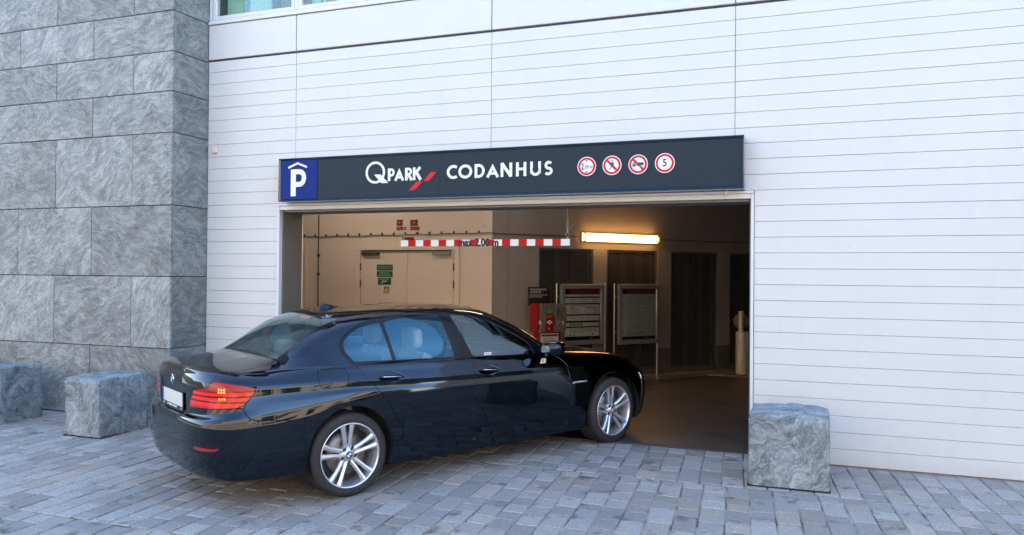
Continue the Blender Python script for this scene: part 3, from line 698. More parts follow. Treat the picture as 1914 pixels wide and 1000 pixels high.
# side cheek to the wall
b = MB(); b.bbox(X0, X0+.018, SYF+.061, FY-.004, Z0, Z1, .002); b.bbox(X1-.018, X1, SYF+.061, FY-.004, Z0, Z1, .002); b.bbox(X0+.019, X1-.019, SYF+.061, FY-.004, Z1-.018, Z1, .002); b.bbox(X0+.019, X1-.019, SYF+.061, FY-.004, Z0-.0, Z0+.009, .002)
insg(b.build('return_panel', M_signframe))
FYs = SYF+.018
b = MB(); b.box(-5.262, -3.7365, FYs, FYs+.003, Z0+fw, Z1-fw); insg(b.build('face_panel', M_slate))
b = MB(); b.box(-3.7335, X1-fw, FYs, FYs+.003, Z0+fw, Z1-fw); insg(b.build('face_panel', M_slate))
b = MB(); b.box(X0+fw*.5, -5.266, FYs-.006, FYs+.003, Z0+fw, Z1-fw*.9); insg(b.build('parking_panel', M_blue))
LY = FYs-.005
b = MB()   # roof mark and P
stroke(b, [(-5.652, 2.966), (-5.526, 3.013), (-5.400, 2.966)], .022, LY-.006)
stroke(b, [(-5.582, 2.945), (-5.582, 2.640)], .066, LY-.006)
stroke(b, [(-5.56, 2.918)] + arc(-5.50, 2.845, .062, .0725, 90, -90, 14) + [(-5.56, 2.773)], .056, LY-.0068)
insg(b.build('parking_mark', M_white))
b = MB()   # Q ring and tail
stroke(b, arc(-4.517, 2.871, .108, .108, 0, 360, 40)[:-1], .026, LY, closed=True)
b.prism([(-4.530, 2.848), (-4.452, 2.848), (-4.355, 2.752), (-4.440, 2.752)], LY-.0008, LY+.003)
# PARK
def ST(pts, w=.030, dy=0.0): stroke(b, pts, w, LY-.0003-dy)
z0, z1 = 2.772, 2.908; H_ = z1-z0
ST([(-4.345, z0), (-4.345, z1)]); ST([(-4.335, z1-.013)] + arc(-4.316, z1-.013-.031, .026, .031, 90, -90, 10) + [(-4.335, z1-.075)], .025, .0006)
ST([(-4.268, z0), (-4.221, z1-.036), (-4.174, z0)], .029); ST([(-4.255, z0+.036), (-4.187, z0+.036)], .024, .0006)
ST([(-4.134, z0), (-4.134, z1)]); ST([(-4.124, z1-.013)] + arc(-4.105, z1-.013-.029, .026, .029, 90, -90, 10) + [(-4.124, z1-.071)], .025, .0006); ST([(-4.112, z1-.068), (-4.068, z0)], .031, .0012)
ST([(-4.040, z0), (-4.040, z1)]); ST([(-4.030, z0+.068), (-3.968, z1)], .032, .0006); ST([(-4.012, z0+.080), (-3.960, z0)], .033, .0012)
insg(b.build('logo_lettering', M_white)); b = MB()
# CODANHUS
z0, z1 = 2.770, 2.914; zm = (z0+z1)/2; h2 = (z1-z0)/2
ST(arc(-3.576, zm, .062, h2-.013, 52, 308, 26), .029)
stroke(b, arc(-3.440, zm, .064, h2-.013, 0, 360, 36)[:-1], .029, LY-.0003, closed=True)
ST([(-3.318, z0), (-3.318, z1)]); ST([(-3.308, z1-.014), (-3.290, z1-.014)] + arc(-3.288, zm, .054, h2-.014, 90, -90, 20) + [(-3.308, z0+.014)], .028, .0006)
ST([(-3.189, z0), (-3.131, z1-.035), (-3.073, z0)], .029); ST([(-3.172, z0+.040), (-3.090, z0+.040)], .025, .0006)
ST([(-3.027, z0), (-3.027, z1)]); ST([(-2.930, z0), (-2.930, z1)]); ST([(-3.027, z1-.004), (-2.930, z0+.004)], .032, .0006)
ST([(-2.858, z0), (-2.858, z1)]); ST([(-2.776, z0), (-2.776, z1)]); ST([(-2.845, zm+.003), (-2.789, zm+.003)], .026, .0006)
ST([(-2.705, z1), (-2.705, z0+.048)] + arc(-2.662, z0+.056, .043, .043, 190, 350, 14) + [(-2.619, z0+.048), (-2.619, z1)], .028)
ST(arc(-2.522, z1-.044, .030, .031, 35, 250, 14) + arc(-2.528, z0+.043, .034, .030, 70, -140, 14), .027)
insg(b.build('name_lettering', M_white))
b = MB(); b.prism([(-3.842, 2.848), (-3.775, 2.848), (-3.862, 2.756), (-3.932, 2.756)], LY-.0005, LY+.003); b.prism([(-4.010, 2.7545), (-3.937, 2.7545), (-4.028, 2.664), (-4.103, 2.664)], LY-.0005, LY+.003)
insg(b.build('red_mark', M_signred))
# four round prohibition signs
def disc(b, cx, cz, r, y, mi, n=40): b.add([(cx+r*math.cos(2*math.pi*k/n), y, cz+r*math.sin(2*math.pi*k/n)) for k in range(n)], [tuple(range(n))], mi)
M_navy = mat('navy print', (.012, .025, .035), .5)
for k, (cx, cz) in enumerate([(-2.126, 2.842), (-1.871, 2.843), (-1.613, 2.842), (-1.356, 2.844)]):
    b = MB(); Rr = .095
    b.lathe([(Rr, LY+.002), (Rr, LY-.001)], 40, 'y', (cx, 0, cz), 0); disc(b, cx, cz, Rr, LY-.001, 0)
    disc(b, cx, cz, .087, LY-.0020, 1); disc(b, cx, cz, .066, LY-.0030, 0)
    ly = LY-.0045
    if k in (1, 2):
        V, F = ribbon([(cx-.047, cz+.047), (cx+.050, cz-.050)], .022); b.add([(p.x, ly, p.y) for p in V], F, 1)
    ly2 = LY-.0056
    if k == 0:
        t = text_mb('2', .088, .001, 1, .0001, .72); put(b, t, cx-.042, ly2, cz-.004, 2)
        t = text_mb(',00 m', .050, 0, 1, .0001, .72); put(b, t, cx+.018, ly2, cz-.006, 2)
        b.add([(cx-.016, ly2, cz+.061), (cx+.016, ly2, cz+.061), (cx, ly2, cz+.048)], [(0, 1, 2)], 2); b.add([(cx-.016, ly2, cz-.061), (cx+.016, ly2, cz-.061), (cx, ly2, cz-.048)], [(0, 2, 1)], 2)
    if k == 1:
        disc(b, cx+.004, cz+.040, .0075, ly2, 2, 14)
        for pts, w in (([(cx+.003, cz+.028), (cx+.005, cz-.004)], .017), ([(cx+.002, cz-.002), (cx-.010, cz-.022), (cx-.024, cz-.044)], .007), ([(cx+.008, cz-.002), (cx+.014, cz-.020), (cx+.028, cz-.042)], .007), ([(cx-.002, cz+.026), (cx-.013, cz+.014), (cx-.017, cz-.002)], .006), ([(cx+.008, cz+.026), (cx+.020, cz+.014), (cx+.023, cz+.002)], .006)):
            ly2 -= .0004; V, F = ribbon(pts, w); b.add([(p.x, ly2, p.y) for p in V], F, 2)
    if k == 2:
        b.add([(cx-.056, ly2, cz-.010), (cx-.050, ly2, cz+.008), (cx-.036, ly2, cz+.004), (cx-.022, ly2, cz-.002), (cx-.018, ly2, cz-.016), (cx-.056, ly2, cz-.016)], [(5, 4, 3, 2, 1, 0)], 2)
        V, F = ribbon([(cx-.052, cz+.012), (cx-.040, cz+.018), (cx-.026, cz+.004)], .005); b.add([(p.x, ly2-.0003, p.y) for p in V], F, 2)
        b.add([(cx+.000, ly2, cz-.010), (cx+.054, ly2, cz-.010), (cx+.054, ly2, cz+.017), (cx+.000, ly2, cz+.017)], [(0, 1, 2, 3)], 2)
        b.add([(cx-.016, ly2-.0003, cz-.012), (cx+.004, ly2-.0003, cz-.012), (cx+.004, ly2-.0003, cz-.007), (cx-.016, ly2-.0003, cz-.007)], [(0, 1, 2, 3)], 2)
        for wx_ in (cx-.040, cx+.026): disc(b, wx_, cz-.017, .0115, ly2-.0006, 0, 16); disc(b, wx_, cz-.017, .0085, ly2-.0012, 2, 16)
    if k == 3:
        t = text_mb('5', .100, .0015, 1, .0001, .85); put(b, t, cx, ly2, cz-.001, 2)
    o = insg(b.build('round_sign', [M_white, M_signred, M_navy])); o['label'] = ['round height limit 2,00 m sign', 'round no pedestrians sign', 'round no trailers sign', 'round speed limit 5 sign'][k]
b = MB()
for x in (-.80,): b.tube([(x, FY-.01, 2.50), (x, FY-.01, Z0)], .006, 6)
insg(b.build('feed_pipe', M_steel))

# ------------------------------------------------------------------ stone blocks
def stone_block(x0, x1, y0, y1, h, rz, lab, seed, groove=None):
    rs = np.random.RandomState(seed); n = 14; cx, cy = (x0+x1)/2, (y0+y1)/2; hx, hy = (x1-x0)/2, (y1-y0)/2
    b = MB(); V = {}; L = []
    def P(i, j, k):
        key = (i, j, k)
        if key not in V:
            u, v, w = i/n*2-1, j/n*2-1, k/n
            x, y, z = u*hx, v*hy, w*h
            e = sum(1 for t in (i in (0, n), j in (0, n), k == n) if t)
            if e >= 2:   # worn, chipped edges
                c = .006 + .012*rs.rand()**3; x -= math.copysign(c if i in (0, n) else 0, u); y -= math.copysign(c if j in (0, n) else 0, v); z -= c if k == n else 0
            if k == n: z += rs.uniform(-.006, .006) + .010*math.sin(u*3.1+seed)+.006*math.sin(v*7+u*4)
            else: x += rs.uniform(-.0012, .0012); y += rs.uniform(-.0012, .0012)
            if groove and j == 0:
                d = abs((u*hx) - (groove[0] + (groove[1]-groove[0])*(1-w))) 
                if d < .03 and w > .45: y += .012*(1-d/.03)
            V[key] = len(L); L.append((x, y, z))
        return V[key]
    F = []
    for a in range(n):
        for c in range(n):
            F += [(P(a, 0, c), P(a+1, 0, c), P(a+1, 0, c+1), P(a, 0, c+1)), (P(a+1, n, c), P(a, n, c), P(a, n, c+1), P(a+1, n, c+1)),
                  (P(0, a+1, c), P(0, a, c), P(0, a, c+1), P(0, a+1, c+1)), (P(n, a, c), P(n, a+1, c), P(n, a+1, c+1), P(n, a, c+1)), (P(a, c, n), P(a+1, c, n), P(a+1, c+1, n), P(a, c+1, n))]
    b.add(L, F); o = b.build('stone_block', M_block); o.location = (cx, cy, G(cy)); o.rotation_euler = (.0241, 0, rz)
    return tag(o, lab, 'stone block', 'rough stone blocks guarding the entrance')
stone_block(-7.475, -6.965, 6.32, 6.98, .615, R(-1.5), 'veined grey stone block between the stone wall and the back of the black car', 3)
stone_block(-9.30, -8.60, 6.40, 6.98, .625, R(2), 'dark grey stone block against the stone wall, cut by the left edge', 5)
stone_block(-.522, .110, 6.935, 7.53, .600, R(.3), 'bluish stone block at the right edge of the garage entrance, with a diagonal vein', 8, groove=(-.12, .08))
b = MB()
for x0, x1, y0, y1 in ((-7.47, -6.97, 6.325, 6.975), (-.517, .105, 6.94, 7.5)): b.box(x0-.012, x1+.012, y0-.012, y1+.012, G(y0)-.02, G(y0)+.012)
tag(b.build('block_bedding', M_joint, pavement), kind='structure')

# ------------------------------------------------------------------ info boards, ticket machine, bollard
M_frame = mat('grey board frame', (.16, .17, .18), .4, vary=(3, (.13, .14, .15), .3))
M_paper = mat('board paper', (.74, .78, .80), .5)
M_print = mat('grey print', (.10, .12, .14), .6)
M_dredd = mat('dark red header', (.25, .02, .03), .5)
M_clear = glass('clear glazing', (.94, .95, .95), 1.5)
def infoboard(e0, e1, z0, z1, off, posts, lab, kind):
    t = empty('info_board', tuple(W(e0, off, FLOOR)), math.atan2(E_.y, E_.x)); tag(t, lab, 'notice board', 'information boards in the garage')
    w = e1-e0; zz = lambda z: z-FLOOR
    for i, (pe, ztop, zb) in enumerate(posts):
        b = MB(); b.tube([(pe-e0, .02, zb), (pe-e0, .02, zz(ztop))], .0155, 12); b.build('post', M_steel, t)
        b = MB(); b.lathe([(.04, zb+.001), (.04, zb+.008), (.018, zb+.010)], 16, 'z', (pe-e0, .02, 0)); b.build('base_plate', M_steel, t)
        b = MB()
        for q in (.2, .8):
            zq = zz(z0+(z1-z0)*q); b.box(min(pe-e0, w/2 if pe < e0 else w)-.0, max(pe-e0, 0 if pe < e0 else w/2), .012, .028, zq-.008, zq+.008)
        b.build('bracket', M_steel, t)
    b = MB(); fw_ = .075
    for a, c, d, f in ((0, w, z0, z0+fw_), (0, w, z1-fw_, z1), (0, fw_, z0+fw_+.001, z1-fw_-.001), (w-fw_, w, z0+fw_+.001, z1-fw_-.001)): b.bbox(a, c, -.045, .01, zz(d), zz(f), .008)
    b.build('frame', M_frame, t)
    b = MB(); b.box(fw_, w-fw_, -.008, .004, zz(z0+fw_), zz(z1-fw_)); b.build('backing', M_darkmetal, t)
    b = MB(); a0, a1 = fw_+.008, w-fw_-.008; h0, h1 = zz(z0+fw_)+.006, zz(z1-fw_)-.006; Hh = h1-h0; y = -.010
    bands = []
    if kind == 1:
        P = lambda f0, f1, mi, xa=a0, xb=a1, yy=y: b.box(xa, xb, yy-.001, yy, h0+Hh*f0, h0+Hh*f1, mi)
        P(.905, .995, 2, a0+.085); P(.905, .995, 1, a0, a0+.08)
        for f0, f1 in ((.855, .895), (.725, .825), (.505, .695), (.375, .475), (.265, .335), (.065, .235)): P(f0, f1, 0)
        for f0, f1 in ((.83, .85), (.70, .72), (.48, .50), (.345, .37), (.24, .26), (.0, .055)): P(f0, f1, 1)
        T = lambda f, xa, xb, th=.006, mi=3: b.box(a0+(a1-a0)*xa, a0+(a1-a0)*xb, y-.0025, y-.001, h0+Hh*f-th/2, h0+Hh*f+th/2, mi)
        for f in (.79, .75): T(f, .15, .32); T(f, .45, .68); T(f, .78, .94)
        T(.675, .15, .6, .007)
        for i_, f in enumerate((.65, .625, .60, .57, .54)): T(f, .15, .3 if i_ < 2 else .42, .006); T(f, .82 if i_ > 1 else .6, .95, .007)
        for i_, x in enumerate((.18, .28, .46, .66, .76)): T(.43, x, x+.05, .016, (4, 5, 4, 3, 6)[i_])
        for i_, x in enumerate((.14, .24, .34, .44)): T(.30, x, x+.07, .030, (7, 7, 7, 4)[i_])
        for f in (.215, .195, .175, .155): T(f, .15, .92, .004)
        T(.135, .15, .55, .004); T(.095, .14, .19, .022, 4); T(.095, .24, .29, .022, 4); T(.105, .78, .84, .020, 3); T(.03, .72, .80, .006, 0)
        tt = text_mb('VELKOMMEN', .034, 0, 1, .0004); put(b, tt, a0+.085+.17, y-.002, h0+Hh*.945, 4)
    else:
        P = lambda f0, f1, mi, xa=a0, xb=a1, yy=y: b.box(xa, xb, yy-.001, yy, h0+Hh*f0, h0+Hh*f1, mi)
        P(.905, .995, 2, a0+.085); P(.905, .995, 1, a0, a0+.08); P(.055, .90, 0); P(.0, .048, 1)
        f = .84; rs = np.random.RandomState(4)
        while f > .12:
            x = .17; nl = rs.choice([1, 2, 2, 3])
            for q in range(nl):
                xe = rs.uniform(.6, .97) if q < nl-1 or nl == 1 else rs.uniform(.25, .7); x = .17
                while x < xe:
                    ww = rs.uniform(.02, .07); b.box(a0+(a1-a0)*x, a0+(a1-a0)*min(x+ww, xe), y-.0025, y-.001, h0+Hh*f-.0022, h0+Hh*f+.0022, 3); x += ww+.012
                f -= .022
            f -= .016
        b.box(a0+(a1-a0)*.14, a0+(a1-a0)*.33, y-.0025, y-.001, h0+Hh*.085, h0+Hh*.093, 3); b.box(a0+(a1-a0)*.68, a0+(a1-a0)*.80, y-.0025, y-.001, h0+Hh*.02, h0+Hh*.028, 0)
        b.box(a0+(a1-a0)*.30, a0+(a1-a0)*.95, y-.0025, y-.001, h0+Hh*.952, h0+Hh*.962, 4); b.box(a0+(a1-a0)*.30, a0+(a1-a0)*.52, y-.0025, y-.001, h0+Hh*.928, h0+Hh*.934, 4)
    b.build('poster', [M_paper, M_black, M_dredd, M_print, mat('pink print', (.45, .10, .09), .6), mat('orange print', (.5, .25, .12), .6), mat('yellow print', (.6, .4, .05), .6), mat('green print', (.03, .30, .06), .6)], t)
    gl = MB(); gl.box(fw_+.002, w-fw_-.002, -.034, -.031, zz(z0+fw_+.002), zz(z1-fw_-.002)); gl.build('glazing', M_clear, t)
    return t
infoboard(1.10, 1.92, .685, 1.63, .16, [(1.055, 1.64, 0), (1.97, 1.65, 0)], 'notice board with price table and four coloured squares beside the ticket machine', 1)
infoboard(2.20, 3.05, .66, 1.63, .16, [(2.155, 1.64, 0), (3.04, 1.60, .0)], 'notice board with plain lines of text, right of the price table board', 2)
# ticket machine
M_mred = mat('red machine shell', (.24, .009, .011), .3, coat=.3); M_mgrey = mat('grey machine front', (.13, .12, .12), .4)
tm = empty('ticket_machine', tuple(W(.36, .2, FLOOR)), math.atan2(E_.y, E_.x) + R(6)); tag(tm, 'red and grey ticket machine with green display beside the notice board', 'ticket machine')
b = MB(); dz = -FLOOR
sil = [(.0, 1.34), (.03, 1.345), (.06, .94), (.0, .98)]
b.prism([(-.34, .955), (-.36, 1.06), (-.36, 1.24), (-.33, 1.345), (-.19, 1.345), (-.17, 1.30), (-.17, .95), (-.20, .93), (-.30, .93)], .06, .46, 0, 'x')
b.xf(Matrix.Translation((.01, 0, dz))); o = b.build('shell', M_mred, tm); recalc(o)
b = MB(); b.prism([(.14, 1.345), (.56, 1.345), (.60, 1.30), (.61, 1.10), (.595, .96), (.57, .93), (.12, .93), (.14, 1.04), (.125, 1.12)], -.385, -.33); b.xf(Matrix.Translation((-.02, 0, dz))); o = b.build('front_panel', M_mgrey, tm); recalc(o)
b = MB(); b.bbox(.36, .58, -.33, -.19, .94+dz, 1.338+dz, .012); b.build('shell_side', M_mgrey, tm)
b = MB(); b.prism([(.22, 1.17), (.38, 1.17), (.36, .935), (.19, .935)], -.392, -.386); b.xf(Matrix.Translation((-.02, 0, dz))); o = b.build('red_panel', M_mred, tm); recalc(o)
b = MB(); b.bbox(.19, .325, -.397, -.386, 1.19+dz, 1.29+dz, .003); b.build('display_bezel', M_black, tm)
b = MB(); b.box(.20, .315, -.399, -.3975, 1.205+dz, 1.28+dz, 0); b.box(.215, .29, -.4005, -.3992, 1.255+dz, 1.262+dz, 1); b.box(.215, .30, -.4005, -.3992, 1.237+dz, 1.243+dz, 1); b.build('display', [mat('green display', (.16, .24, .10), .3), M_black], tm)
b = MB(); b.prism([(.205, 1.075), (.255, 1.108), (.315, 1.075), (.26, 1.042)], -.3975, -.3922, 0); b.box(.24, .28, -.399, -.3977, 1.068, 1.082, 1); b.prism([(.06, 1.075), (.085, 1.11), (.11, 1.075), (.085, 1.04)], -.3975, -.39, 0); b.xf(Matrix.Translation((0, 0, dz))); o = b.build('diamond_plate', [M_white, M_black], tm); recalc(o)
M_bt1, M_bt2 = mat('dark orange button', (.35, .08, .02), .4), mat('grey button', (.4, .38, .36), .4)
for i in range(3): MB().lathe([(.001, -.397), (.011, -.397), (.011, -.392)], 12, 'y', (.215+.04*i, 0, 1.15+dz), 0).build('button', M_bt1, tm)
MB().lathe([(.001, -.397), (.014, -.397), (.014, -.392)], 12, 'y', (.25, 0, .985+dz), 0).build('button', M_bt2, tm)
b = MB(); b.bbox(.37, .53, -.398, -.386, 1.13+dz, 1.29+dz, .003, 0); b.bbox(.40, .45, -.403, -.3985, 1.22+dz, 1.26+dz, .002, 1); b.bbox(.49, .52, -.403, -.3985, 1.03+dz, 1.09+dz, .002, 2); b.bbox(.40, .425, -.40, -.386, 1.03+dz, 1.09+dz, .002, 3); b.bbox(.445, .465, -.40, -.386, 1.05+dz, 1.10+dz, .002, 3)
b.build('card_slot', [mat('key pad', (.10, .095, .09), .5), mat('slot purple', (.06, .04, .10), .4), mat('slot pale', (.38, .38, .42), .4), M_steel], tm)
b = MB(); b.bbox(.16, .56, -.30, -.14, dz+FLOOR, .925+dz, .01); b.build('pedestal', M_mred, tm)
b = MB(); b.box(.17, .50, -.306, -.3015, .70+dz, .905+dz, 0); b.box(.185, .225, -.3075, -.3062, .86+dz, .89+dz, 1); b.box(.23, .49, -.3075, -.3062, .86+dz, .89+dz, 2)
for z in (.835, .815, .80, .785): b.box(.21, RNG.uniform(.36, .47), -.3075, -.3062, z+dz, z+.006+dz, 3)
b.build('notice', [mat('notice paper', (.62, .58, .60), .6), M_black, M_dredd, M_print], tm)
# black instruction plate above the machine
ip = empty('instruction_plate', tuple(W(.50, .22, 1.34)), math.atan2(E_.y, E_.x)); tag(ip, 'small black plate with white Danish text standing above the red ticket machine', 'sign')
b = MB(); b.bbox(0, .35, -.006, .006, -.03, .245, .002); b.build('plate', M_black, ip)
t1 = text_mb('BRUG KREDITKORT', .036, .0006, 1, .0004, .9); t2 = text_mb('OG SPAR TID', .036, .0006, 1, .0004, .9); b = MB(); put(b, t1, .175, -.008, .205); put(b, t2, .125, -.008, .165)
for z, xe in ((.125, .33), (.095, .24)):
    x = .012
    while x < xe: w = RNG.uniform(.01, .03); b.box(x, x+w, -.0075, -.006, z-.004, z+.004); x += w+.006
b.build('lettering', mat('grey white print', (.50, .50, .50), .6), ip)
# bollard / barrier post at the right edge of the opening
bo = empty('bollard', (-1.19, 14.35, FLOOR)); tag(bo, 'pale grey metal post with round head inside the garage at the right', 'post')
M_post = mat('pale grey post paint', (.50, .49, .46), .4, metal=.2)
b = MB(); b.lathe([(.001, .76), (.10, .755), (.105, .74), (.105, .02), (.13, .015), (.13, .0)], 24, 'z'); b.build('shaft', M_post, bo)
b = MB(); b.tube([(-.02, 0, .755), (-.02, 0, 1.11)], .042, 18); b.build('neck', M_post, bo)
b = MB(); b.lathe([(.001, .06), (.12, .06), (.135, .07), (.135, .09), (.001, .09)], 28, 'y', (-.02, 0, .93)); b.build('mirror_back', mat('dark disc', (.10, .10, .10), .5), bo)
# low kerb stone under it
b = MB(); b.bbox(-1.75, -.9, 14.1, 14.6, FLOOR-.01, FLOOR+.03, .01); tag(b.build('kerb_stone', bpy.data.materials['concrete kerb']), 'low concrete kerb stone under the grey post in the garage', 'kerb')

# ------------------------------------------------------------------ street beyond the camera (seen only in reflections)
M_brick = mat('sunlit tan render', (.50, .38, .26), .8, vary=(.6, (.44, .33, .22), .3))
M_dkwin = mat('dark street window', (.02, .025, .03), .08)
def street_house(x0, x1, y0, y1, h, lab, face):
    t = empty('street_house', ((x0+x1)/2, (y0+y1)/2, 0)); tag(t, lab, 'building')
    ox, oy = (x0+x1)/2, (y0+y1)/2
    b = MB(); b.box(x0-ox, x1-ox, y0-oy, y1-oy, -.5, h); b.build('wall', M_brick, t)
    b = MB(); b.box(x0-ox-.3, x1-ox+.3, y0-oy-.3, y1-oy+.3, h+.01, h+.4); b.build('roof', M_dado, t)
    wdw = MB()
    for fl in range(int(h//3.2)):
        z = .9+fl*3.2
        if face == 'y':
            x = x0+1
            while x < x1-1.6: wdw.box(x-ox, x+1.3-ox, y1-oy+.005, y1-oy+.05, z, z+1.7); x += 2.6
        else:
            y = y0+1
            while y < y1-1.6: wdw.box(x0-ox-.05, x0-ox-.005, y-oy, y+1.3-oy, z, z+1.7); y += 2.6
    wdw.build('window', M_dkwin, t)
street_house(-45, 34, -26, -15, 11.5, 'long tan house across the street behind the viewer', 'y')
street_house(30, 42, -40, 6.5, 9.0, 'tan house closing the right end of the street', 'x')
street_house(-75, -60, -40, 30, 9, 'tan house closing the left end of the street', 'y')
# ------------------------------------------------------------------ the black saloon car
# ---- BODY BEGIN
def pchip(xs, ys, x):
    xs = np.asarray(xs, float); ys = np.asarray(ys, float); x = np.clip(np.asarray(x, float), xs[0], xs[-1])
    h = np.diff(xs); d = np.diff(ys) / h; m = np.zeros_like(ys)
    for i in range(1, len(xs) - 1):
        if d[i-1] * d[i] > 0:
            w1 = 2*h[i] + h[i-1]; w2 = h[i] + 2*h[i-1]
            m[i] = (w1 + w2) / (w1/d[i-1] + w2/d[i])
    m[0] = d[0]; m[-1] = d[-1]
    k = np.clip(np.searchsorted(xs, x, side='right') - 1, 0, len(xs) - 2)
    t = (x - xs[k]) / h[k]
    return ((2*t**3 - 3*t**2 + 1)*ys[k] + (t**3 - 2*t**2 + t)*h[k]*m[k] + (-2*t**3 + 3*t**2)*ys[k+1] + (t**3 - t**2)*h[k]*m[k+1])
RS0, RS1, FS0, FS1 = -0.62, -1.13, 2.95, 3.83      # where the rear and front rounding of the plan begins and ends
# side rows: (z by s), (half width by s), rear z, rear tip, rear power, front z, front tip
ZK = [-0.62, -.3, 0.0, 0.45, 1.2, 2.0, 2.5, 2.95]
ROWS = [
 # z along side                                          w along side                                             zr    tipr    nr   zf   tipf
 ([.25,.24,.20,.185,.185,.185,.19,.20],                  [.80,.81,.82,.82,.82,.82,.82,.81],                      .255, -1.03, 3.2, .19, 3.66),
 ([.255,.245,.205,.190,.190,.190,.195,.205],             [.885,.895,.893,.888,.888,.888,.893,.885],              .262, -1.065,3.3, .20, 3.73),
 ([.34,.33,.31,.30,.30,.30,.30,.31],                     [.908,.918,.918,.905,.900,.902,.915,.905],              .37, -1.115, 3.5, .32, 3.80),
 ([.50,.50,.50,.48,.48,.48,.48,.48],                     [.918,.930,.932,.922,.918,.918,.930,.915],              .52, -1.135,3.5, .47, 3.82),
 ([.64,.65,.66,.64,.62,.61,.61,.61],                     [.915,.931,.936,.932,.928,.925,.932,.910],              .655,-1.130,3.5, .58, 3.81),
 ([.72,.735,.75,.735,.705,.69,.69,.69],                  [.905,.925,.933,.934,.932,.927,.926,.900],              .692,-1.118,3.4, .64, 3.77),
 ([.80,.81,.82,.80,.77,.755,.75,.745],                   [.885,.908,.920,.930,.930,.924,.916,.890],              .715,-1.078,3.3, .69, 3.75),
 ([.865,.865,.862,.845,.82,.80,.79,.785],                [.865,.888,.903,.918,.922,.916,.905,.875],              .84, -1.080,3.2, .69, 3.73),
 ([.915,.91,.905,.885,.86,.835,.822,.812],               [.858,.882,.900,.919,.925,.918,.900,.865],              .93, -1.082,3.2, .70, 3.71),
 ([.935,.93,.922,.902,.877,.852,.838,.826],              [.852,.875,.893,.912,.918,.911,.892,.856],              .975,-1.076,3.1, .71, 3.70),
 ([.985,.98,.975,.957,.935,.90,.875,.852],               [.812,.838,.866,.885,.892,.886,.868,.835],              1.02,-1.060,3.1, .72, 3.68),
 ([1.012,1.022,1.024,1.012,.985,.940,.905,.872],         [.768,.796,.838,.862,.868,.862,.845,.812],              1.047,-1.056,3.0,.728,3.66),
 ([1.020,1.033,1.036,1.024,.996,.950,.915,.882],         [.748,.776,.822,.848,.855,.848,.830,.795],              1.052,-1.044,3.0,.735,3.64),
]
def side_cols(nr=34, ns=180, nf=34):
    cols = [('r', a) for a in np.linspace(0, 1, nr)[:-1]] + [('s', s) for s in np.linspace(RS0, FS0, ns)] + [('f', a) for a in np.linspace(1, 0, nf)[1:]]
    return cols
def cap(W, L, n, a):
    """plan point of the rounded end; a=0 centre, a=1 where the straight side starts: returns (along, half width)"""
    th = a * np.pi / 2
    return L * np.cos(th)**(2/n), W * np.sin(th)**(2/n)
def row_point(r, col):
    zs, ws, zr, tr, nr_, zf, tf = ROWS[r]
    k, a = col
    if k == 's':
        return np.array([a, pchip(ZK, ws, [a])[0], pchip(ZK, zs, [a])[0]])
    if k == 'r':
        al, w = cap(ws[0], RS0 - tr, nr_ if a < 1 else nr_, a)
        f = a * a * (3 - 2 * a)
        f = min(1, a ** 1.6)
        return np.array([RS0 - al, w, zr + (zs[0] - zr) * f])
    al, w = cap(ws[-1], tf - FS0, 3.1 if r < 6 else 2.6, a)
    f = a ** 1.3
    return np.array([FS0 + al, w, zf + (zs[-1] - zf) * f])
def side_patch(nv=66):
    cols = side_cols()
    K = np.array([[row_point(r, c) for c in cols] for r in range(len(ROWS))])   # rows x cols x 3
    nr = len(ROWS)
    # parameter of each row by accumulated distance at mid car
    seg = np.linalg.norm(np.diff(K[:, 120], axis=0), axis=1); vv = np.concatenate([[0], np.cumsum(seg)]); vv /= vv[-1]
    q = np.unique(np.concatenate([np.linspace(0, 1, nv), vv]))
    q = q[np.concatenate([[True], np.diff(q) > 1e-3])]
    P = np.empty((len(q), len(cols), 3))
    for j in range(len(cols)):
        for c in range(3): P[:, j, c] = pchip(vv, K[:, j, c], q)
    return P, cols
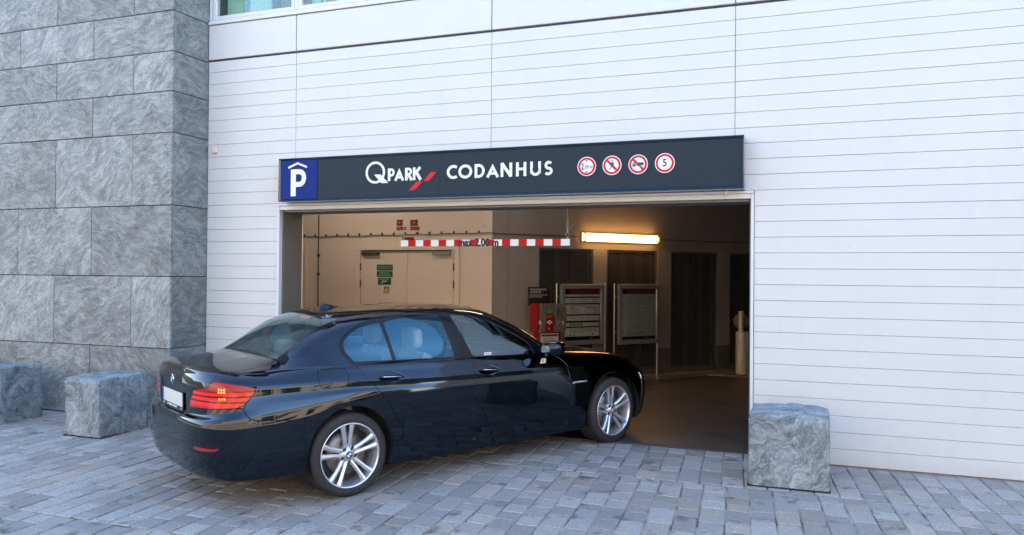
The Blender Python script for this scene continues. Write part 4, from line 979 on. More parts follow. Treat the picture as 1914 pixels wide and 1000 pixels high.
# upper sections: per key station s -> [(tau, z)...] from belt (tau 1) to centre line, bow of the station
TK = [ # s , bow, taus, zs
 (-1.044, 0.0,  [1,.97,.86,.75,.62,.35,0], [1.052,1.053,1.055,1.056,1.057,1.058,1.058]),
 (-0.93,  0.0,  [1,.97,.86,.75,.62,.35,0], [1.045,1.049,1.056,1.061,1.066,1.070,1.070]),
 (-0.75,  0.0,  [1,.97,.86,.75,.62,.35,0], [1.030,1.038,1.052,1.062,1.071,1.082,1.084]),
 (-0.62, -0.01, [1,.97,.86,.77,.64,.35,0], [1.020,1.033,1.055,1.068,1.079,1.092,1.095]),
 (-0.48, -0.03, [1,.965,.90,.82,.74,.37,0], [1.028,1.044,1.066,1.083,1.094,1.106,1.108]),
 (-0.40, -0.05, [1,.965,.90,.82,.735,.37,0],[1.031,1.050,1.082,1.110,1.128,1.146,1.150]),
 (-0.20, -0.09, [1,.97,.895,.82,.715,.36,0],[1.035,1.062,1.125,1.190,1.232,1.262,1.268]),
 ( 0.00, -0.10, [1,.985,.90,.81,.685,.34,0], [1.036,1.060,1.190,1.292,1.338,1.368,1.376]),
 ( 0.15, -0.09, [1,.985,.905,.80,.665,.34,0],[1.033,1.052,1.210,1.338,1.385,1.418,1.426]),
 ( 0.35, -0.04, [1,.985,.905,.795,.68,.35,0],[1.028,1.044,1.215,1.372,1.416,1.446,1.453]),
 ( 0.70, 0.0,   [1,.985,.905,.788,.69,.36,0],[1.015,1.031,1.212,1.398,1.434,1.463,1.470]),
 ( 1.05, 0.05,  [1,.985,.905,.782,.69,.36,0],[1.002,1.017,1.207,1.396,1.430,1.462,1.470]),
 ( 1.30, 0.12,  [1,.985,.905,.785,.69,.36,0],[.990,1.005,1.190,1.375,1.410,1.444,1.453]),
 ( 1.45, 0.16,  [1,.985,.91,.795,.70,.36,0], [.982,.996,1.170,1.345,1.383,1.420,1.430]),
 ( 1.70, 0.20,  [1,.985,.925,.83,.745,.38,0],[.968,.982,1.115,1.245,1.285,1.318,1.328]),
 ( 1.95, 0.24,  [1,.985,.945,.875,.80,.41,0],[.953,.967,1.040,1.118,1.155,1.180,1.187]),
 ( 2.12, 0.25,  [1,.985,.955,.90,.84,.43,0], [.943,.957,.990,1.026,1.050,1.068,1.072]),
 ( 2.24, 0.22,  [1,.975,.93,.86,.76,.42,0],  [.935,.950,.968,.984,.996,1.012,1.016]),
 ( 2.50, 0.10,  [1,.965,.90,.80,.70,.40,0],  [.915,.930,.945,.957,.966,.982,.985]),
 ( 2.95, 0.02,  [1,.965,.90,.80,.70,.40,0],  [.882,.898,.910,.920,.928,.942,.945]),
 ( 3.30, 0.0,   [1,.965,.90,.80,.70,.40,0],  [.835,.845,.853,.860,.866,.877,.880]),
 ( 3.50, 0.0,   [1,.965,.90,.80,.70,.40,0],  [.790,.795,.800,.805,.809,.817,.820]),
 ( 3.64, 0.0,   [1,.965,.90,.80,.70,.40,0],  [.735,.735,.735,.735,.736,.736,.736]),
]
def top_patch(edge, nt=46):
    """edge: list of (s,t,z) of the belt line; returns grid from belt to centre for each column"""
    sk = [k[0] for k in TK]
    P = np.empty((nt, len(edge), 3)); lam = np.linspace(0, 1, nt) ** 1.0
    lk = np.array([0, .07, .25, .43, .56, .79, 1.0])
    lam = np.unique(np.concatenate([np.linspace(0, 1, nt - 5), lk])); lam = lam[np.concatenate([[True], np.diff(lam) > 1e-3])]
    P = np.empty((len(lam), len(edge), 3))
    S = edge[:, 0]
    bow = pchip(sk, [k[1] for k in TK], S)
    taus = np.array([pchip(sk, [k[2][i] for k in TK], S) for i in range(7)])
    zs = np.array([pchip(sk, [k[3][i] for k in TK], S) for i in range(7)])
    for j in range(len(edge)):
        z = zs[:, j] + (edge[j, 2] - zs[0, j]) * np.array([1, .85, .4, .1, 0, 0, 0])
        tq = pchip(lk, taus[:, j], lam); zq = pchip(lk, z, lam)
        P[:, j, 1] = tq * edge[j, 1]; P[:, j, 2] = zq
        P[:, j, 0] = S[j] + bow[j] * (1 - np.minimum(tq, 1) ** 2)
    return P
# ---- BODY END
class Cut:
    """polygon soup with shared vertices that can be cut exactly along the zero line of a vertex function"""
    def __init__(s, V, Nn_, X, F): s.V = np.array(V, float); s.N = np.array(Nn_, float); s.X = np.array(X, float); s.F = [tuple(f) for f in F]; s.L = ['body'] * len(F)
    def cut(s, phi):
        phi = np.where(np.abs(phi) < 1e-6, 1e-6, phi); neg = phi < 0
        nv = []; nn = []; nx = []; cache = {}; base = len(s.V); F2 = []; L2 = []
        for f, l in zip(s.F, s.L):
            k = sum(neg[i] for i in f)
            if k == 0 or k == len(f): F2.append(f); L2.append(l); continue
            P, Q = [], []
            for a in range(len(f)):
                i, j = f[a], f[(a+1) % len(f)]
                (P if neg[i] else Q).append(i)
                if neg[i] != neg[j]:
                    key = (i, j) if i < j else (j, i)
                    if key not in cache:
                        t = phi[key[0]] / (phi[key[0]] - phi[key[1]]); A, B = key
                        cache[key] = base + len(nv); nv.append(s.V[A]*(1-t)+s.V[B]*t); nn.append(s.N[A]*(1-t)+s.N[B]*t); nx.append(s.X[A]*(1-t)+s.X[B]*t)
                    c = cache[key]; P.append(c); Q.append(c)
            if len(P) > 2: F2.append(tuple(P)); L2.append(l)
            if len(Q) > 2: F2.append(tuple(Q)); L2.append(l)
        if nv: s.V = np.vstack([s.V, nv]); s.N = np.vstack([s.N, nn]); s.X = np.vstack([s.X, nx])
        s.F, s.L = F2, L2
    def cent(s, A): return np.array([A[list(f)].mean(0) for f in s.F])
    def relabel(s, vals, fn): s.L = [fn(l, v) for l, v in zip(s.L, vals)]
def sdf(P, poly):
    """signed distance of points P (n,2) to closed polygon, negative inside"""
    poly = np.array(poly, float); d = np.full(len(P), 1e9); ins = np.zeros(len(P), bool)
    for i in range(len(poly)):
        a, b_ = poly[i-1], poly[i]; e = b_-a; w = P-a; t = np.clip((w@e)/max(1e-12, e@e), 0, 1); d = np.minimum(d, np.hypot(*(w-np.outer(t, e)).T))
        c = (a[1] > P[:, 1]) != (b_[1] > P[:, 1])
        with np.errstate(divide='ignore', invalid='ignore'): x = (b_[0]-a[0])*(P[:, 1]-a[1])/(b_[1]-a[1]+1e-15)+a[0]
        ins ^= c & (P[:, 0] < x)
    return np.where(ins, -d, d)
def smooth(pts, n=6, closed=True):
    """centripetal-ish Catmull-Rom through the points"""
    P = [np.array(p, float) for p in pts]; m = len(P); out = []
    for i in range(m if closed else m-1):
        if closed: p0, p1, p2, p3 = P[i-1], P[i], P[(i+1) % m], P[(i+2) % m]
        else: p0, p1, p2, p3 = P[max(i-1, 0)], P[i], P[i+1], P[min(i+2, m-1)]
        for k in range(n):
            t = k/n; out.append(.5*((2*p1)+(-p0+p2)*t+(2*p0-5*p1+4*p2-p3)*t*t+(-p0+3*p1-3*p2+p3)*t**3))
    if not closed: out.append(P[-1])
    return [tuple(p) for p in out]
def grid_cut(P, Xf):
    n, m = P.shape[:2]; V = P.reshape(-1, 3); idx = np.arange(n*m).reshape(n, m)
    du = np.gradient(P, axis=1); dv = np.gradient(P, axis=0); N_ = np.cross(du, dv).reshape(-1, 3)
    F = [(idx[i, j], idx[i, j+1], idx[i+1, j+1], idx[i+1, j]) for i in range(n-1) for j in range(m-1)]
    return V, N_, F
PA, cols_ = side_patch(); PB = top_patch(PA[-1])
PA = PA[:, :, :]; 
VA, NA, FA = grid_cut(PA, None); VB, NB, FB = grid_cut(PB, None)
def fixn(V, N_, P):
    L = np.linalg.norm(N_, axis=1, keepdims=True); N_ = N_/np.maximum(L, 1e-12)
    c = np.array([1.2, 0, .75]); out = V-c
    sgn = np.sign((N_*out).sum(1)); 
    s_ = 1 if np.median(sgn) > 0 else -1
    return N_*s_, s_
NA, sa = fixn(VA, NA, PA); NB, sb = fixn(VB, NB, PB)
# centre line and tips: symmetric normals; shared shoulder edge: averaged
for V_, N_ in ((VA, NA), (VB, NB)):
    m_ = V_[:, 1] < 1e-4; N_[m_, 1] = 0
nA = PA.shape[1]; ia = (PA.shape[0]-1)*nA + np.arange(nA); ib = np.arange(nA)
for i in range(nA):
    if VA[ia[i], 0] < RS0 or VA[ia[i], 0] > FS0 + .3: continue      # the trunk lip stays sharp
    a = NA[ia[i]] + NB[ib[i]]; a /= max(1e-9, np.linalg.norm(a)); NA[ia[i]] = a; NB[ib[i]] = a
# tips of B are degenerate: borrow up
for j in (0, nA-1):
    for i in range(PB.shape[0]): NB[i*nA+j] = NB[i*nA+(1 if j == 0 else nA-2)]
if sa < 0: FA = [f[::-1] for f in FA]
if sb < 0: FB = [f[::-1] for f in FB]
# parameters kept per vertex: undistorted station and t
SB = np.repeat(PA[-1][:, 0][None, :], PB.shape[0], 0).reshape(-1)
CA = Cut(VA, NA, VA[:, [0]]*0, FA); CB = Cut(VB, NB, SB[:, None], FB)

DLO = [(0.081,1.036),(0.021,1.094),(-0.003,1.15),(0.002,1.191),(0.038,1.239),(0.095,1.287),(0.204,1.337),(0.315,1.372),(0.425,1.392),(0.585,1.407),(0.751,1.413),(0.918,1.415),(1.093,1.411),(1.324,1.390),(1.547,1.338),(1.776,1.243),(1.946,1.150),(2.075,1.062),(2.135,0.998)]
DLO = smooth(DLO, 5, False) + [(2.150,.954),(1.658,.977),(1.17,1.001),(.62,1.024),(.081,1.036)]
QG = smooth([(0.095,1.050),(0.038,1.131),(0.032,1.189),(0.063,1.234),(0.118,1.273),(0.204,1.314),(0.30,1.336)], 5, False) + [(.392,1.349),(.440,1.040)]
RG = [(.424,1.346)] + smooth([(.424,1.348),(.555,1.369),(.719,1.383),(.86,1.386),(.999,1.383)], 4, False)[1:] + [(1.062,1.017),(.476,1.036)]
FG = smooth([(1.110,1.381),(1.322,1.362),(1.459,1.329),(1.57,1.286),(1.738,1.203),(1.852,1.142),(1.925,1.095)], 5, False) + [(1.952,1.070),(1.985,.975),(1.262,1.006)]
MT = [(1.965,1.066),(2.055,1.02),(2.10,.985),(2.06,.968),(2.0,.972)]
Bl = [(1.045,1.47),(1.045,1.39),(1.164,0.996),(1.205,.935),(1.232,.875),(1.243,0.759),(1.246,0.289)]
RD = smooth([(0.081,1.033),(0.021,1.094),(-0.003,1.15),(0.002,1.191),(0.038,1.239),(0.095,1.287),(0.204,1.337),(0.315,1.372),(0.425,1.392),(0.585,1.407),(0.751,1.413),(0.918,1.415)], 5, False) + Bl[1:] + [(1.215,.284),(.60,.296),(.545,.322),(.474,.481),(.399,.625),(.335,.725),(.291,.777),(.182,.914)]
FD = Bl[1:] + [(1.29,.282),(2.30,.262),(2.336,.30),(2.345,.50),(2.356,.751),(2.342,.843),(2.288,.905),(2.216,.945)] + smooth([(2.135,.998),(2.075,1.062),(1.946,1.150),(1.776,1.243),(1.547,1.338),(1.324,1.390),(1.093,1.411)], 5, False)
FUEL = smooth([(-0.222,1.008),(-0.183,1.014),(-.10,1.015),(-0.021,1.012),(-.002,0.996),(0.008,0.96),(0.004,0.915),(-0.017,0.880),(-.06,.874),(-.14,.872),(-0.212,0.874),(-0.236,0.900),(-.238,.95)], 4)
HR = smooth([(0.262,0.910),(0.327,0.947),(0.399,0.957),(0.464,0.937),(0.512,0.906),(0.459,0.876),(0.38,0.860),(0.302,0.880)], 4)
HF = smooth([(1.262,0.882),(1.323,0.918),(1.385,0.926),(1.453,0.909),(1.510,0.881),(1.458,0.850),(1.398,0.833),(1.301,0.851)], 4)
GW = .0034
ARR, ARF = (.012, .345, .372), (2.962, .345, .372)
def P2(C, a, b_): return np.stack([C.V[:, a], C.V[:, b_]], 1)
def side_region(C, poly, label, gap=GW, only=None, zmin=None):
    for off in (gap, -gap) if gap else (0,):
        C.cut(sdf(P2(C, 0, 2), poly) - off)
    c = C.cent(C.V); d = sdf(c[:, [0, 2]], poly)
    def fn(l, v):
        if only and l not in only: return l
        if v < -gap: return label
        if gap and v < gap: return 'gap'
        return l
    C.relabel(d, fn)
for C in (CA, CB):
    if C is CA:
        for (cx, cz, r) in (ARR, ARF):
            C.cut(np.hypot(C.V[:, 0]-cx, C.V[:, 2]-cz) - r)
            C.cut(np.hypot(C.V[:, 0]-cx, C.V[:, 2]-cz) - r - .022)
        c = C.cent(C.V)
        rr_ = np.minimum(np.hypot(c[:, 0]-ARR[0], c[:, 2]-ARR[1])-ARR[2], np.hypot(c[:, 0]-ARF[0], c[:, 2]-ARF[1])-ARF[2])
        C.relabel(rr_, lambda l, v: 'hole' if v < 0 else l)
        side_region(C, FUEL, 'fuel_flap', .0028, ('body',))
    side_region(C, RD, 'rear_door', GW, ('body',)); side_region(C, FD, 'front_door', GW, ('body',))
    side_region(C, DLO, 'trim', 0, ('body', 'rear_door', 'front_door', 'gap'))
    for poly, nm in ((QG, 'quarter_glass'), (RG, 'rear_side_glass'), (FG, 'front_side_glass')): side_region(C, poly, nm, 0, ('trim',))
    # keep the door joint visible through the pillar trim
    if C is CA:
        side_region(C, HR, 'recess_r', 0, ('rear_door',)); side_region(C, HF, 'recess_f', 0, ('front_door',))
# rear corner: developed coordinate a = t + s
def dev(C, front=False): return np.stack([C.V[:, 1] + (C.V[:, 0] if not front else -C.V[:, 0]), C.V[:, 2]], 1)
LAMP = [(y+x, z) for x, y, z in [(-0.966,0.696,0.978),(-0.895,0.781,0.966),(-0.801,0.835,0.947),(-0.731,0.853,0.926),(-0.739,0.856,0.905),(-0.778,0.857,0.853),(-0.828,0.854,0.811),(-0.863,0.844,0.792),(-0.927,0.796,0.788),(-0.994,0.7,0.782),(-1.045,0.548,0.777),(-1.068,0.40,0.771),(-1.065,0.422,0.83),(-1.06,0.469,0.899),(-1.049,0.527,0.915),(-1.008,0.653,0.935),(-0.988,0.668,0.969)]]
SPL = -.352      # lamp split (a coordinate)
def dev_region(C, poly, label, gap, only, cond, front=False):
    for off in (gap, -gap) if gap else (0,): C.cut(sdf(dev(C, front), poly) - off)
    c = C.cent(C.V); s_ = c[:, 0]*(-1 if front else 1); d = sdf(np.stack([c[:, 1]+s_, c[:, 2]], 1), poly); ok = cond(c)
    res = []
    for l, v, o in zip(C.L, d, ok):
        res.append(label if (o and l in only and v < -gap) else ('gap' if (gap and o and l in only and v < gap) else l))
    C.L = res
rear = lambda c: c[:, 0] < -.4
dev_region(CA, LAMP, 'lamp', .002, ('body',), rear)
CA.cut(dev(CA)[:, 0]-SPL-.003); CA.cut(dev(CA)[:, 0]-SPL+.003)
c = CA.cent(CA.V); a_ = c[:, 1]+c[:, 0]
CA.L = [('lamp_outer' if a > SPL+.003 else 'lamp_inner' if a < SPL-.003 else 'gap') if l == 'lamp' else l for l, a in zip(CA.L, a_)]
BUMP = [(-2, .688), (-.86, .692), (-.79, .700), (-.735, .712), (-.66, .735), (-.56, .760), (-.495, .781), (-.30, .786), (-.131, .787), (-.019, .792), (.026, .786), (.036, .779), (.075, .735), (.12, .705), (.17, .6935), (.215, .691), (.54, .655), (.54, -.5), (-2, -.5)]
dev_region(CA, BUMP, 'rear_bumper', GW, ('body',), lambda c: c[:, 0] < -.2)
LID = [(-2, 1.2), (-2, .60), (-.73, .60), (-.49, .784), (-.352, .784), (-.352, .968), (-.325, .975), (-.30, 1.015), (-.30, 1.2)]
dev_region(CA, LID, 'boot_lid', GW, ('body',), lambda c: c[:, 0] < -.6)
REF = [(-.525, .507), (-.180, .505), (-.205, .488), (-.389, .481), (-.525, .485)]
dev_region(CA, REF, 'reflector', 0, ('rear_bumper',), rear)
# top: boot lid, rear screen, windscreen, bonnet in (station, t)
def top_region(poly, label, gap, only):
    f = lambda: np.stack([CB.X[:, 0], CB.V[:, 1]], 1)
    for off in (gap, -gap) if gap else (0,): CB.cut(sdf(f(), poly) - off)
    cx_ = CB.cent(CB.X)[:, 0]; cy_ = CB.cent(CB.V)[:, 1]; d = sdf(np.stack([cx_, cy_], 1), poly)
    CB.relabel(d, lambda l, v: label if (l in only and v < -gap) else ('gap' if (gap and l in only and v < gap) else l))
top_region([(-2, -1), (-2, .685), (-.98, .685), (-.93, .678), (-.60, .655), (-.53, .640), (-.47, .60), (-.455, .4), (-.440, 0), (-.440, -1)], 'boot_lid', GW, ('body',))
top_region([(-.462, -1), (-.462, .3), (-.478, .50), (-.50, .635), (-.44, .628), (-.20, .607), (0, .590), (.165, .575), (.185, .545), (.178, .3), (.172, -1)], 'rear_seal', 0, ('body',))
top_region([(-.448, -1), (-.448, .3), (-.462, .50), (-.455, .590), (-.20, .568), (.0, .552), (.135, .538), (.160, .515), (.155, .3), (.150, -1)], 'rear_glass', 0, ('rear_seal',))
top_region([(1.375, -1), (1.372, .3), (1.36, .575), (1.38, .605), (1.70, .655), (1.95, .705), (2.13, .735), (2.12, .3), (2.12, -1)], 'front_seal', 0, ('body',))
top_region([(1.40, -1), (1.398, .3), (1.395, .56), (1.42, .580), (1.70, .630), (1.95, .680), (2.09, .70), (2.095, .3), (2.095, -1)], 'windscreen', 0, ('front_seal',))
top_region([(2.165, -1), (2.165, .3), (2.18, .70), (2.22, .745), (2.7, .735), (3.1, .715), (3.4, .66), (3.56, .56), (3.60, .3), (3.61, -1)], 'bonnet', GW, ('body',))
HL = [(-2.99, .775), (-2.93, .80), (-2.80, .815), (-2.65, .80), (-2.55, .775), (-2.60, .725), (-2.75, .685), (-2.98, .66), (-3.12, .68), (-3.14, .72)]
dev_region(CA, [(a, z-.0) for a, z in HL], 'headlamp', .002, ('body',), lambda c: c[:, 0] > 3.0, True)
KG = [(-5, .50), (-3.42, .50), (-3.40, .60), (-3.42, .665), (-5, .665)]
dev_region(CA, KG, 'grille', .002, ('body',), lambda c: c[:, 0] > 3.4, True)
FB_ = [(-5, .64), (-3.2, .66), (-2.5, .655), (-2.30, .64), (-2.2, .0), (-5, .0)]
dev_region(CA, FB_, 'front_bumper', .0, ('body',), lambda c: c[:, 0] > 3.2, True)
for C in (CA, CB):
    c = C.cent(C.V); C.L = ['front_wing' if (l == 'body' and v[0] > 2.30 and not (v[2] > .955 and v[0] < 2.36)) else l for l, v in zip(C.L, c)]
    c = C.cent(C.V); C.L = ['sill' if (l == 'body' and v[2] < .34 and .3 < v[0] < 2.7) else l for l, v in zip(C.L, c)]

CQ = (-4.222, 5.967, 1.03705, .020684)
car = empty('parked_car', (CQ[0], CQ[1], 0)); car.rotation_euler = (0, -CQ[3], CQ[2])
tag(car, 'shiny black saloon car driving up to the garage entrance', 'car')
def paint():
    m = bpy.data.materials.new('black car paint'); m.use_nodes = True; nt = m.node_tree; b_ = nt.nodes['Principled BSDF']
    b_.inputs['Base Color'].default_value = (.0006, .0070, .017, 1); b_.inputs['Roughness'].default_value = .05; b_.inputs['Metallic'].default_value = 1.0; b_.inputs['Specular Tint'].default_value = (.01, .03, .06, 1); b_.inputs['Specular IOR Level'].default_value = 0
    b_.inputs['Coat Weight'].default_value = 1; b_.inputs['Coat IOR'].default_value = 1.48; b_.inputs['Coat Roughness'].default_value = .035
    return m
M_paint = paint()
M_gloss = mat('gloss black trim', (.004, .004, .005), .08, spec=.3); M_rubber = mat('black rubber', (.012, .012, .013), .6); M_gap = mat('door joint', (.002, .002, .002), .9)
M_cglass = glass('clear car glass', (.66, .74, .72), 2.1, refl=(.78, .95, 1.0)); M_sglass = glass('tinted side glass', (.74, .82, .84), 1.95, refl=(.38, .80, 1.0))
M_chrome = mat('chrome', (.75, .76, .78), .08, metal=1.0); M_satin = mat('satin chrome', (.55, .57, .60), .22, metal=1.0)
M_plastic = mat('dark plastic', (.018, .018, .019), .5)
M_seat = mat('beige leather', (.66, .62, .55), .55, bump=(60, .2, .002)); M_cab = mat('dark cabin lining', (.04, .038, .036), .8); M_head = mat('beige headlining', (.34, .32, .29), .85)
def export(C, label, inset=0.0):
    ids = [i for i, l in enumerate(C.L) if l in (label if isinstance(label, tuple) else (label,))]
    if not ids: return None
    used = sorted({v for i in ids for v in C.F[i]}); mp = {v: k for k, v in enumerate(used)}
    V = C.V[used]; N_ = C.N[used]; N_ = N_/np.maximum(1e-9, np.linalg.norm(N_, axis=1, keepdims=True)); F = [tuple(mp[v] for v in C.F[i]) for i in ids]
    return V - N_*inset, N_, F
def rim(V, N_, F, d):
    """edge return of a sheet panel: border edges folded inwards"""
    cnt = {}
    for f in F:
        for a in range(len(f)):
            i, j = f[a], f[(a+1) % len(f)]; k = (min(i, j), max(i, j)); cnt[k] = (cnt.get(k, (0,))[0]+1, (i, j))
    V = list(map(tuple, V)); N_ = list(map(tuple, N_)); n0 = len(V); mp = {}; F2 = []
    for k, (c_, (i, j)) in cnt.items():
        if c_ == 1:
            if abs(V[i][1]) < 1e-4 and abs(V[j][1]) < 1e-4: continue     # centre line is joined to the other half
            q = []
            for v in (i, j):
                if v not in mp:
                    a = np.array(V[v]); mp[v] = (len(V)); V.append(tuple(a)); N_.append(N_[v])
                    V.append(tuple(a - np.array(N_[v])*d)); N_.append(N_[v])
                q.append(mp[v])
            F2.append((q[0], q[0]+1, q[1]+1, q[1]))
    return V, N_, F, F2
def car_part(name, label, m, inset=0.0, edge=.012, both='merge', label_text=None, parent=None, srcs=None):
    """right half plus mirrored half; 'merge' = one part across the car, 'split' = one part per side"""
    vs, ns, fs, fr_ = [], [], [], []
    for C in (srcs or (CA, CB)):
        e = export(C, label, inset)
        if e is None: continue
        V, N_, F = e; V, N_, F, F2 = rim(V, N_, F, edge) if edge else (list(map(tuple, V)), list(map(tuple, N_)), F, [])
        k = len(vs); vs += V; ns += N_; fs += [tuple(i+k for i in f) for f in F]; fr_ += [tuple(i+k for i in f) for f in F2]
    out = []
    def mk(sides):
        VV, NN, FF, sm = [], [], [], []
        for sd in sides:
            k = len(VV); VV += [(v[0], -v[1]*sd, v[2]) for v in vs]; NN += [(v[0], -v[1]*sd, v[2]) for v in ns]
            for grp, s_ in ((fs, True), (fr_, False)):
                for f in grp: FF.append(tuple(i+k for i in (f if sd > 0 else f[::-1]))); sm.append(s_)
        me = bpy.data.meshes.new(name); me.from_pydata(VV, [], FF); me.materials.append(m); me.polygons.foreach_set('use_smooth', sm); me.update()
        try: me.normals_split_custom_set_from_vertices(NN)
        except Exception as ex: print('normals', name, ex)
        o = bpy.data.objects.new(name, me); return link(o, parent or car)
    if both == 'merge': return [mk((1, -1))]
    return [mk((1,)), mk((-1,))]
# right half in (s,t,z) has outward normals; local y = -t flips handedness, so reverse the faces of the right side
for C in (CA, CB): C.F = [f[::-1] for f in C.F]
car_part('body_shell', ('body',), M_paint)
RDOOR = car_part('rear_door', 'rear_door', M_paint, both='split'); FDOOR = car_part('front_door', 'front_door', M_paint, both='split')
car_part('front_wing', 'front_wing', M_paint, both='split'); car_part('sill', 'sill', M_paint, both='split')
LIDO = car_part('boot_lid', 'boot_lid', M_paint)[0]; car_part('bonnet', 'bonnet', M_paint); RB = car_part('rear_bumper', 'rear_bumper', M_paint)[0]; car_part('front_bumper', 'front_bumper', M_paint)
car_part('fuel_flap', 'fuel_flap', M_paint, both='split')
car_part('panel_joint', 'gap', M_gap, inset=.0045, edge=0)
car_part('window_trim', 'trim', M_gloss, inset=.0015, edge=.01, both='split')
car_part('side_window', 'quarter_glass', M_sglass, inset=.004, edge=0, both='split'); car_part('side_window', 'rear_side_glass', M_sglass, inset=.004, edge=0, both='split'); car_part('side_window', 'front_side_glass', M_cglass, inset=.004, edge=0, both='split')
car_part('screen_seal', 'rear_seal', M_gloss, inset=.001, edge=.008); car_part('screen_seal', 'front_seal', M_gloss, inset=.001, edge=.008); car_part('rear_window', 'rear_glass', M_cglass, inset=.003, edge=0); car_part('windscreen', 'windscreen', M_cglass, inset=.003, edge=0)
car_part('handle_recess', 'recess_r', M_paint, inset=.016, edge=0, both='split'); car_part('handle_recess', 'recess_f', M_paint, inset=.016, edge=0, both='split')
car_part('grille', 'grille', M_gloss, inset=.02, edge=0)
# tail lamps: red lens with glowing-looking strips behind
M_lens = mat('red lamp lens', (.25, .002, .003), .10, coat=.8); M_lens2 = mat('deep red lamp lens', (.22, .004, .006), .10, coat=.8)
def lens_mat():
    m = bpy.data.materials.new('banded red lamp lens'); m.use_nodes = True; nt = m.node_tree; b_ = nt.nodes['Principled BSDF']; N = nt.nodes.new; L = nt.links.new
    tc = N('ShaderNodeTexCoord'); sp = N('ShaderNodeSeparateXYZ'); L(tc.outputs['Object'], sp.inputs[0])
    mr = N('ShaderNodeMapRange'); mr.inputs[1].default_value = .785; mr.inputs[2].default_value = .985; L(sp.outputs[2], mr.inputs[0])
    rp = N('ShaderNodeValToRGB'); rp.color_ramp.interpolation = 'LINEAR'; e = rp.color_ramp.elements
    e[0].position = 0; e[0].color = (.16, .001, .001, 1); e[1].position = 1; e[1].color = (.17, .001, .003, 1)
    for p, c in ((.10, (.36, .004, .001)), (.17, (.36, .004, .001)), (.20, (.05, .001, .001)), (.25, (.05, .001, .001)), (.28, (.36, .005, .001)), (.36, (.36, .005, .001)), (.39, (.05, .001, .001)), (.44, (.05, .001, .001)), (.47, (.36, .006, .001)), (.55, (.36, .005, .001)), (.58, (.06, .001, .001)), (.63, (.15, .001, .001)), (.75, (.13, .001, .002))):
        q = e.new(p); q.color = (*c, 1)
    L(mr.outputs[0], rp.inputs[0]); L(rp.outputs[0], b_.inputs['Base Color']); b_.inputs['Roughness'].default_value = .25; b_.inputs['Specular IOR Level'].default_value = .1; b_.inputs['Coat Weight'].default_value = .7; b_.inputs['Coat Roughness'].default_value = .02
    L(rp.outputs[0], b_.inputs['Emission Color']); b_.inputs['Emission Strength'].default_value = .22
    return m
M_band = lens_mat()
TL = car_part('tail_lamp', 'lamp_outer', M_band, inset=-.002, edge=.02, both='split'); TI = car_part('tail_lamp', 'lamp_inner', M_band, inset=-.001, edge=.02, both='split')
car_part('reflector', 'reflector', M_lens, inset=.003, edge=0, both='split')
car_part('headlamp', 'headlamp', M_cglass, inset=.001, edge=0, both='split')
car_part('headlamp_bowl', 'headlamp', M_satin, inset=.05, edge=0, both='split')
M_led = emis('lit lamp diode', (1.0, .16, .03), .35)
def surf(C, label_test, a, z):
    """nearest surface vertex by developed rear coordinate"""
    d = (C.V[:, 1]+C.V[:, 0]-a)**2 + (C.V[:, 2]-z)**2; d[C.V[:, 0] > -.4] = 9; i = int(d.argmin()); return C.V[i], C.N[i]/np.linalg.norm(C.N[i])
for sd, TLo in zip((1, -1), TL):
    b = MB()
    for z in (.860, .893, .925-.0):
        for a in (-.215, -.190, -.165):
            v, n_ = surf(CA, None, a, z); p = v + n_*.0035; b.lathe([(.0005, -.002), (.008, -.001), (.009, .0)], 8, 'x', (0, 0, 0))
            k = len(b.v) - 24
            q = Matrix.Translation((p[0], -p[1]*sd, p[2])) @ Vector((-n_[0], n_[1]*sd, -n_[2])).to_track_quat('X', 'Z').to_matrix().to_4x4()
            for t in range(k, len(b.v)): b.v[t] = tuple(q @ Vector(b.v[t]))
    b.build('diode', M_led, TLo)
    # pale reflecting check mark and pink top bar
    b = MB(); pts = [(-.135, .822), (-.115, .800), (-.085, .800), (-.03, .86), (.0, .905)]
    P3 = []
    for a, z in smooth(pts, 4, False): v, n_ = surf(CA, None, a, z); P3.append((v[0]+n_[0]*.001, -(v[1]+n_[1]*.001)*sd, v[2]))
    b.tube(P3, .0055, 6); b.build('light_guide', mat('pale pink light guide', (.75, .30, .38), .2) if sd > 0 else bpy.data.materials['pale pink light guide'], TLo)
# door handles
for sd in (1, -1):
    for cx, cz, door in ((.385, .912, RDOOR), (1.39, .884, FDOOR)):
        tt = .905 if cx < 1 else .921
        b = MB(); path = []
        for k in range(11):
            u = k/10; x = cx-.105+.21*u; bulge = math.sin(math.pi*u)
            path.append((x, -sd*(tt-.012+.024*bulge**.6), cz-.001-.012*(u-.5)))
        b.tube(path, [.007+.009*math.sin(math.pi*k/10)**.5 for k in range(11)], 12); b.build('door_handle', M_paint, car)
        b = MB(); b.tube([(p[0], p[1]-sd*.0155, p[2]+.004) for p in path[1:-1]], .0035, 6); b.build('chrome_strip', M_chrome, car)
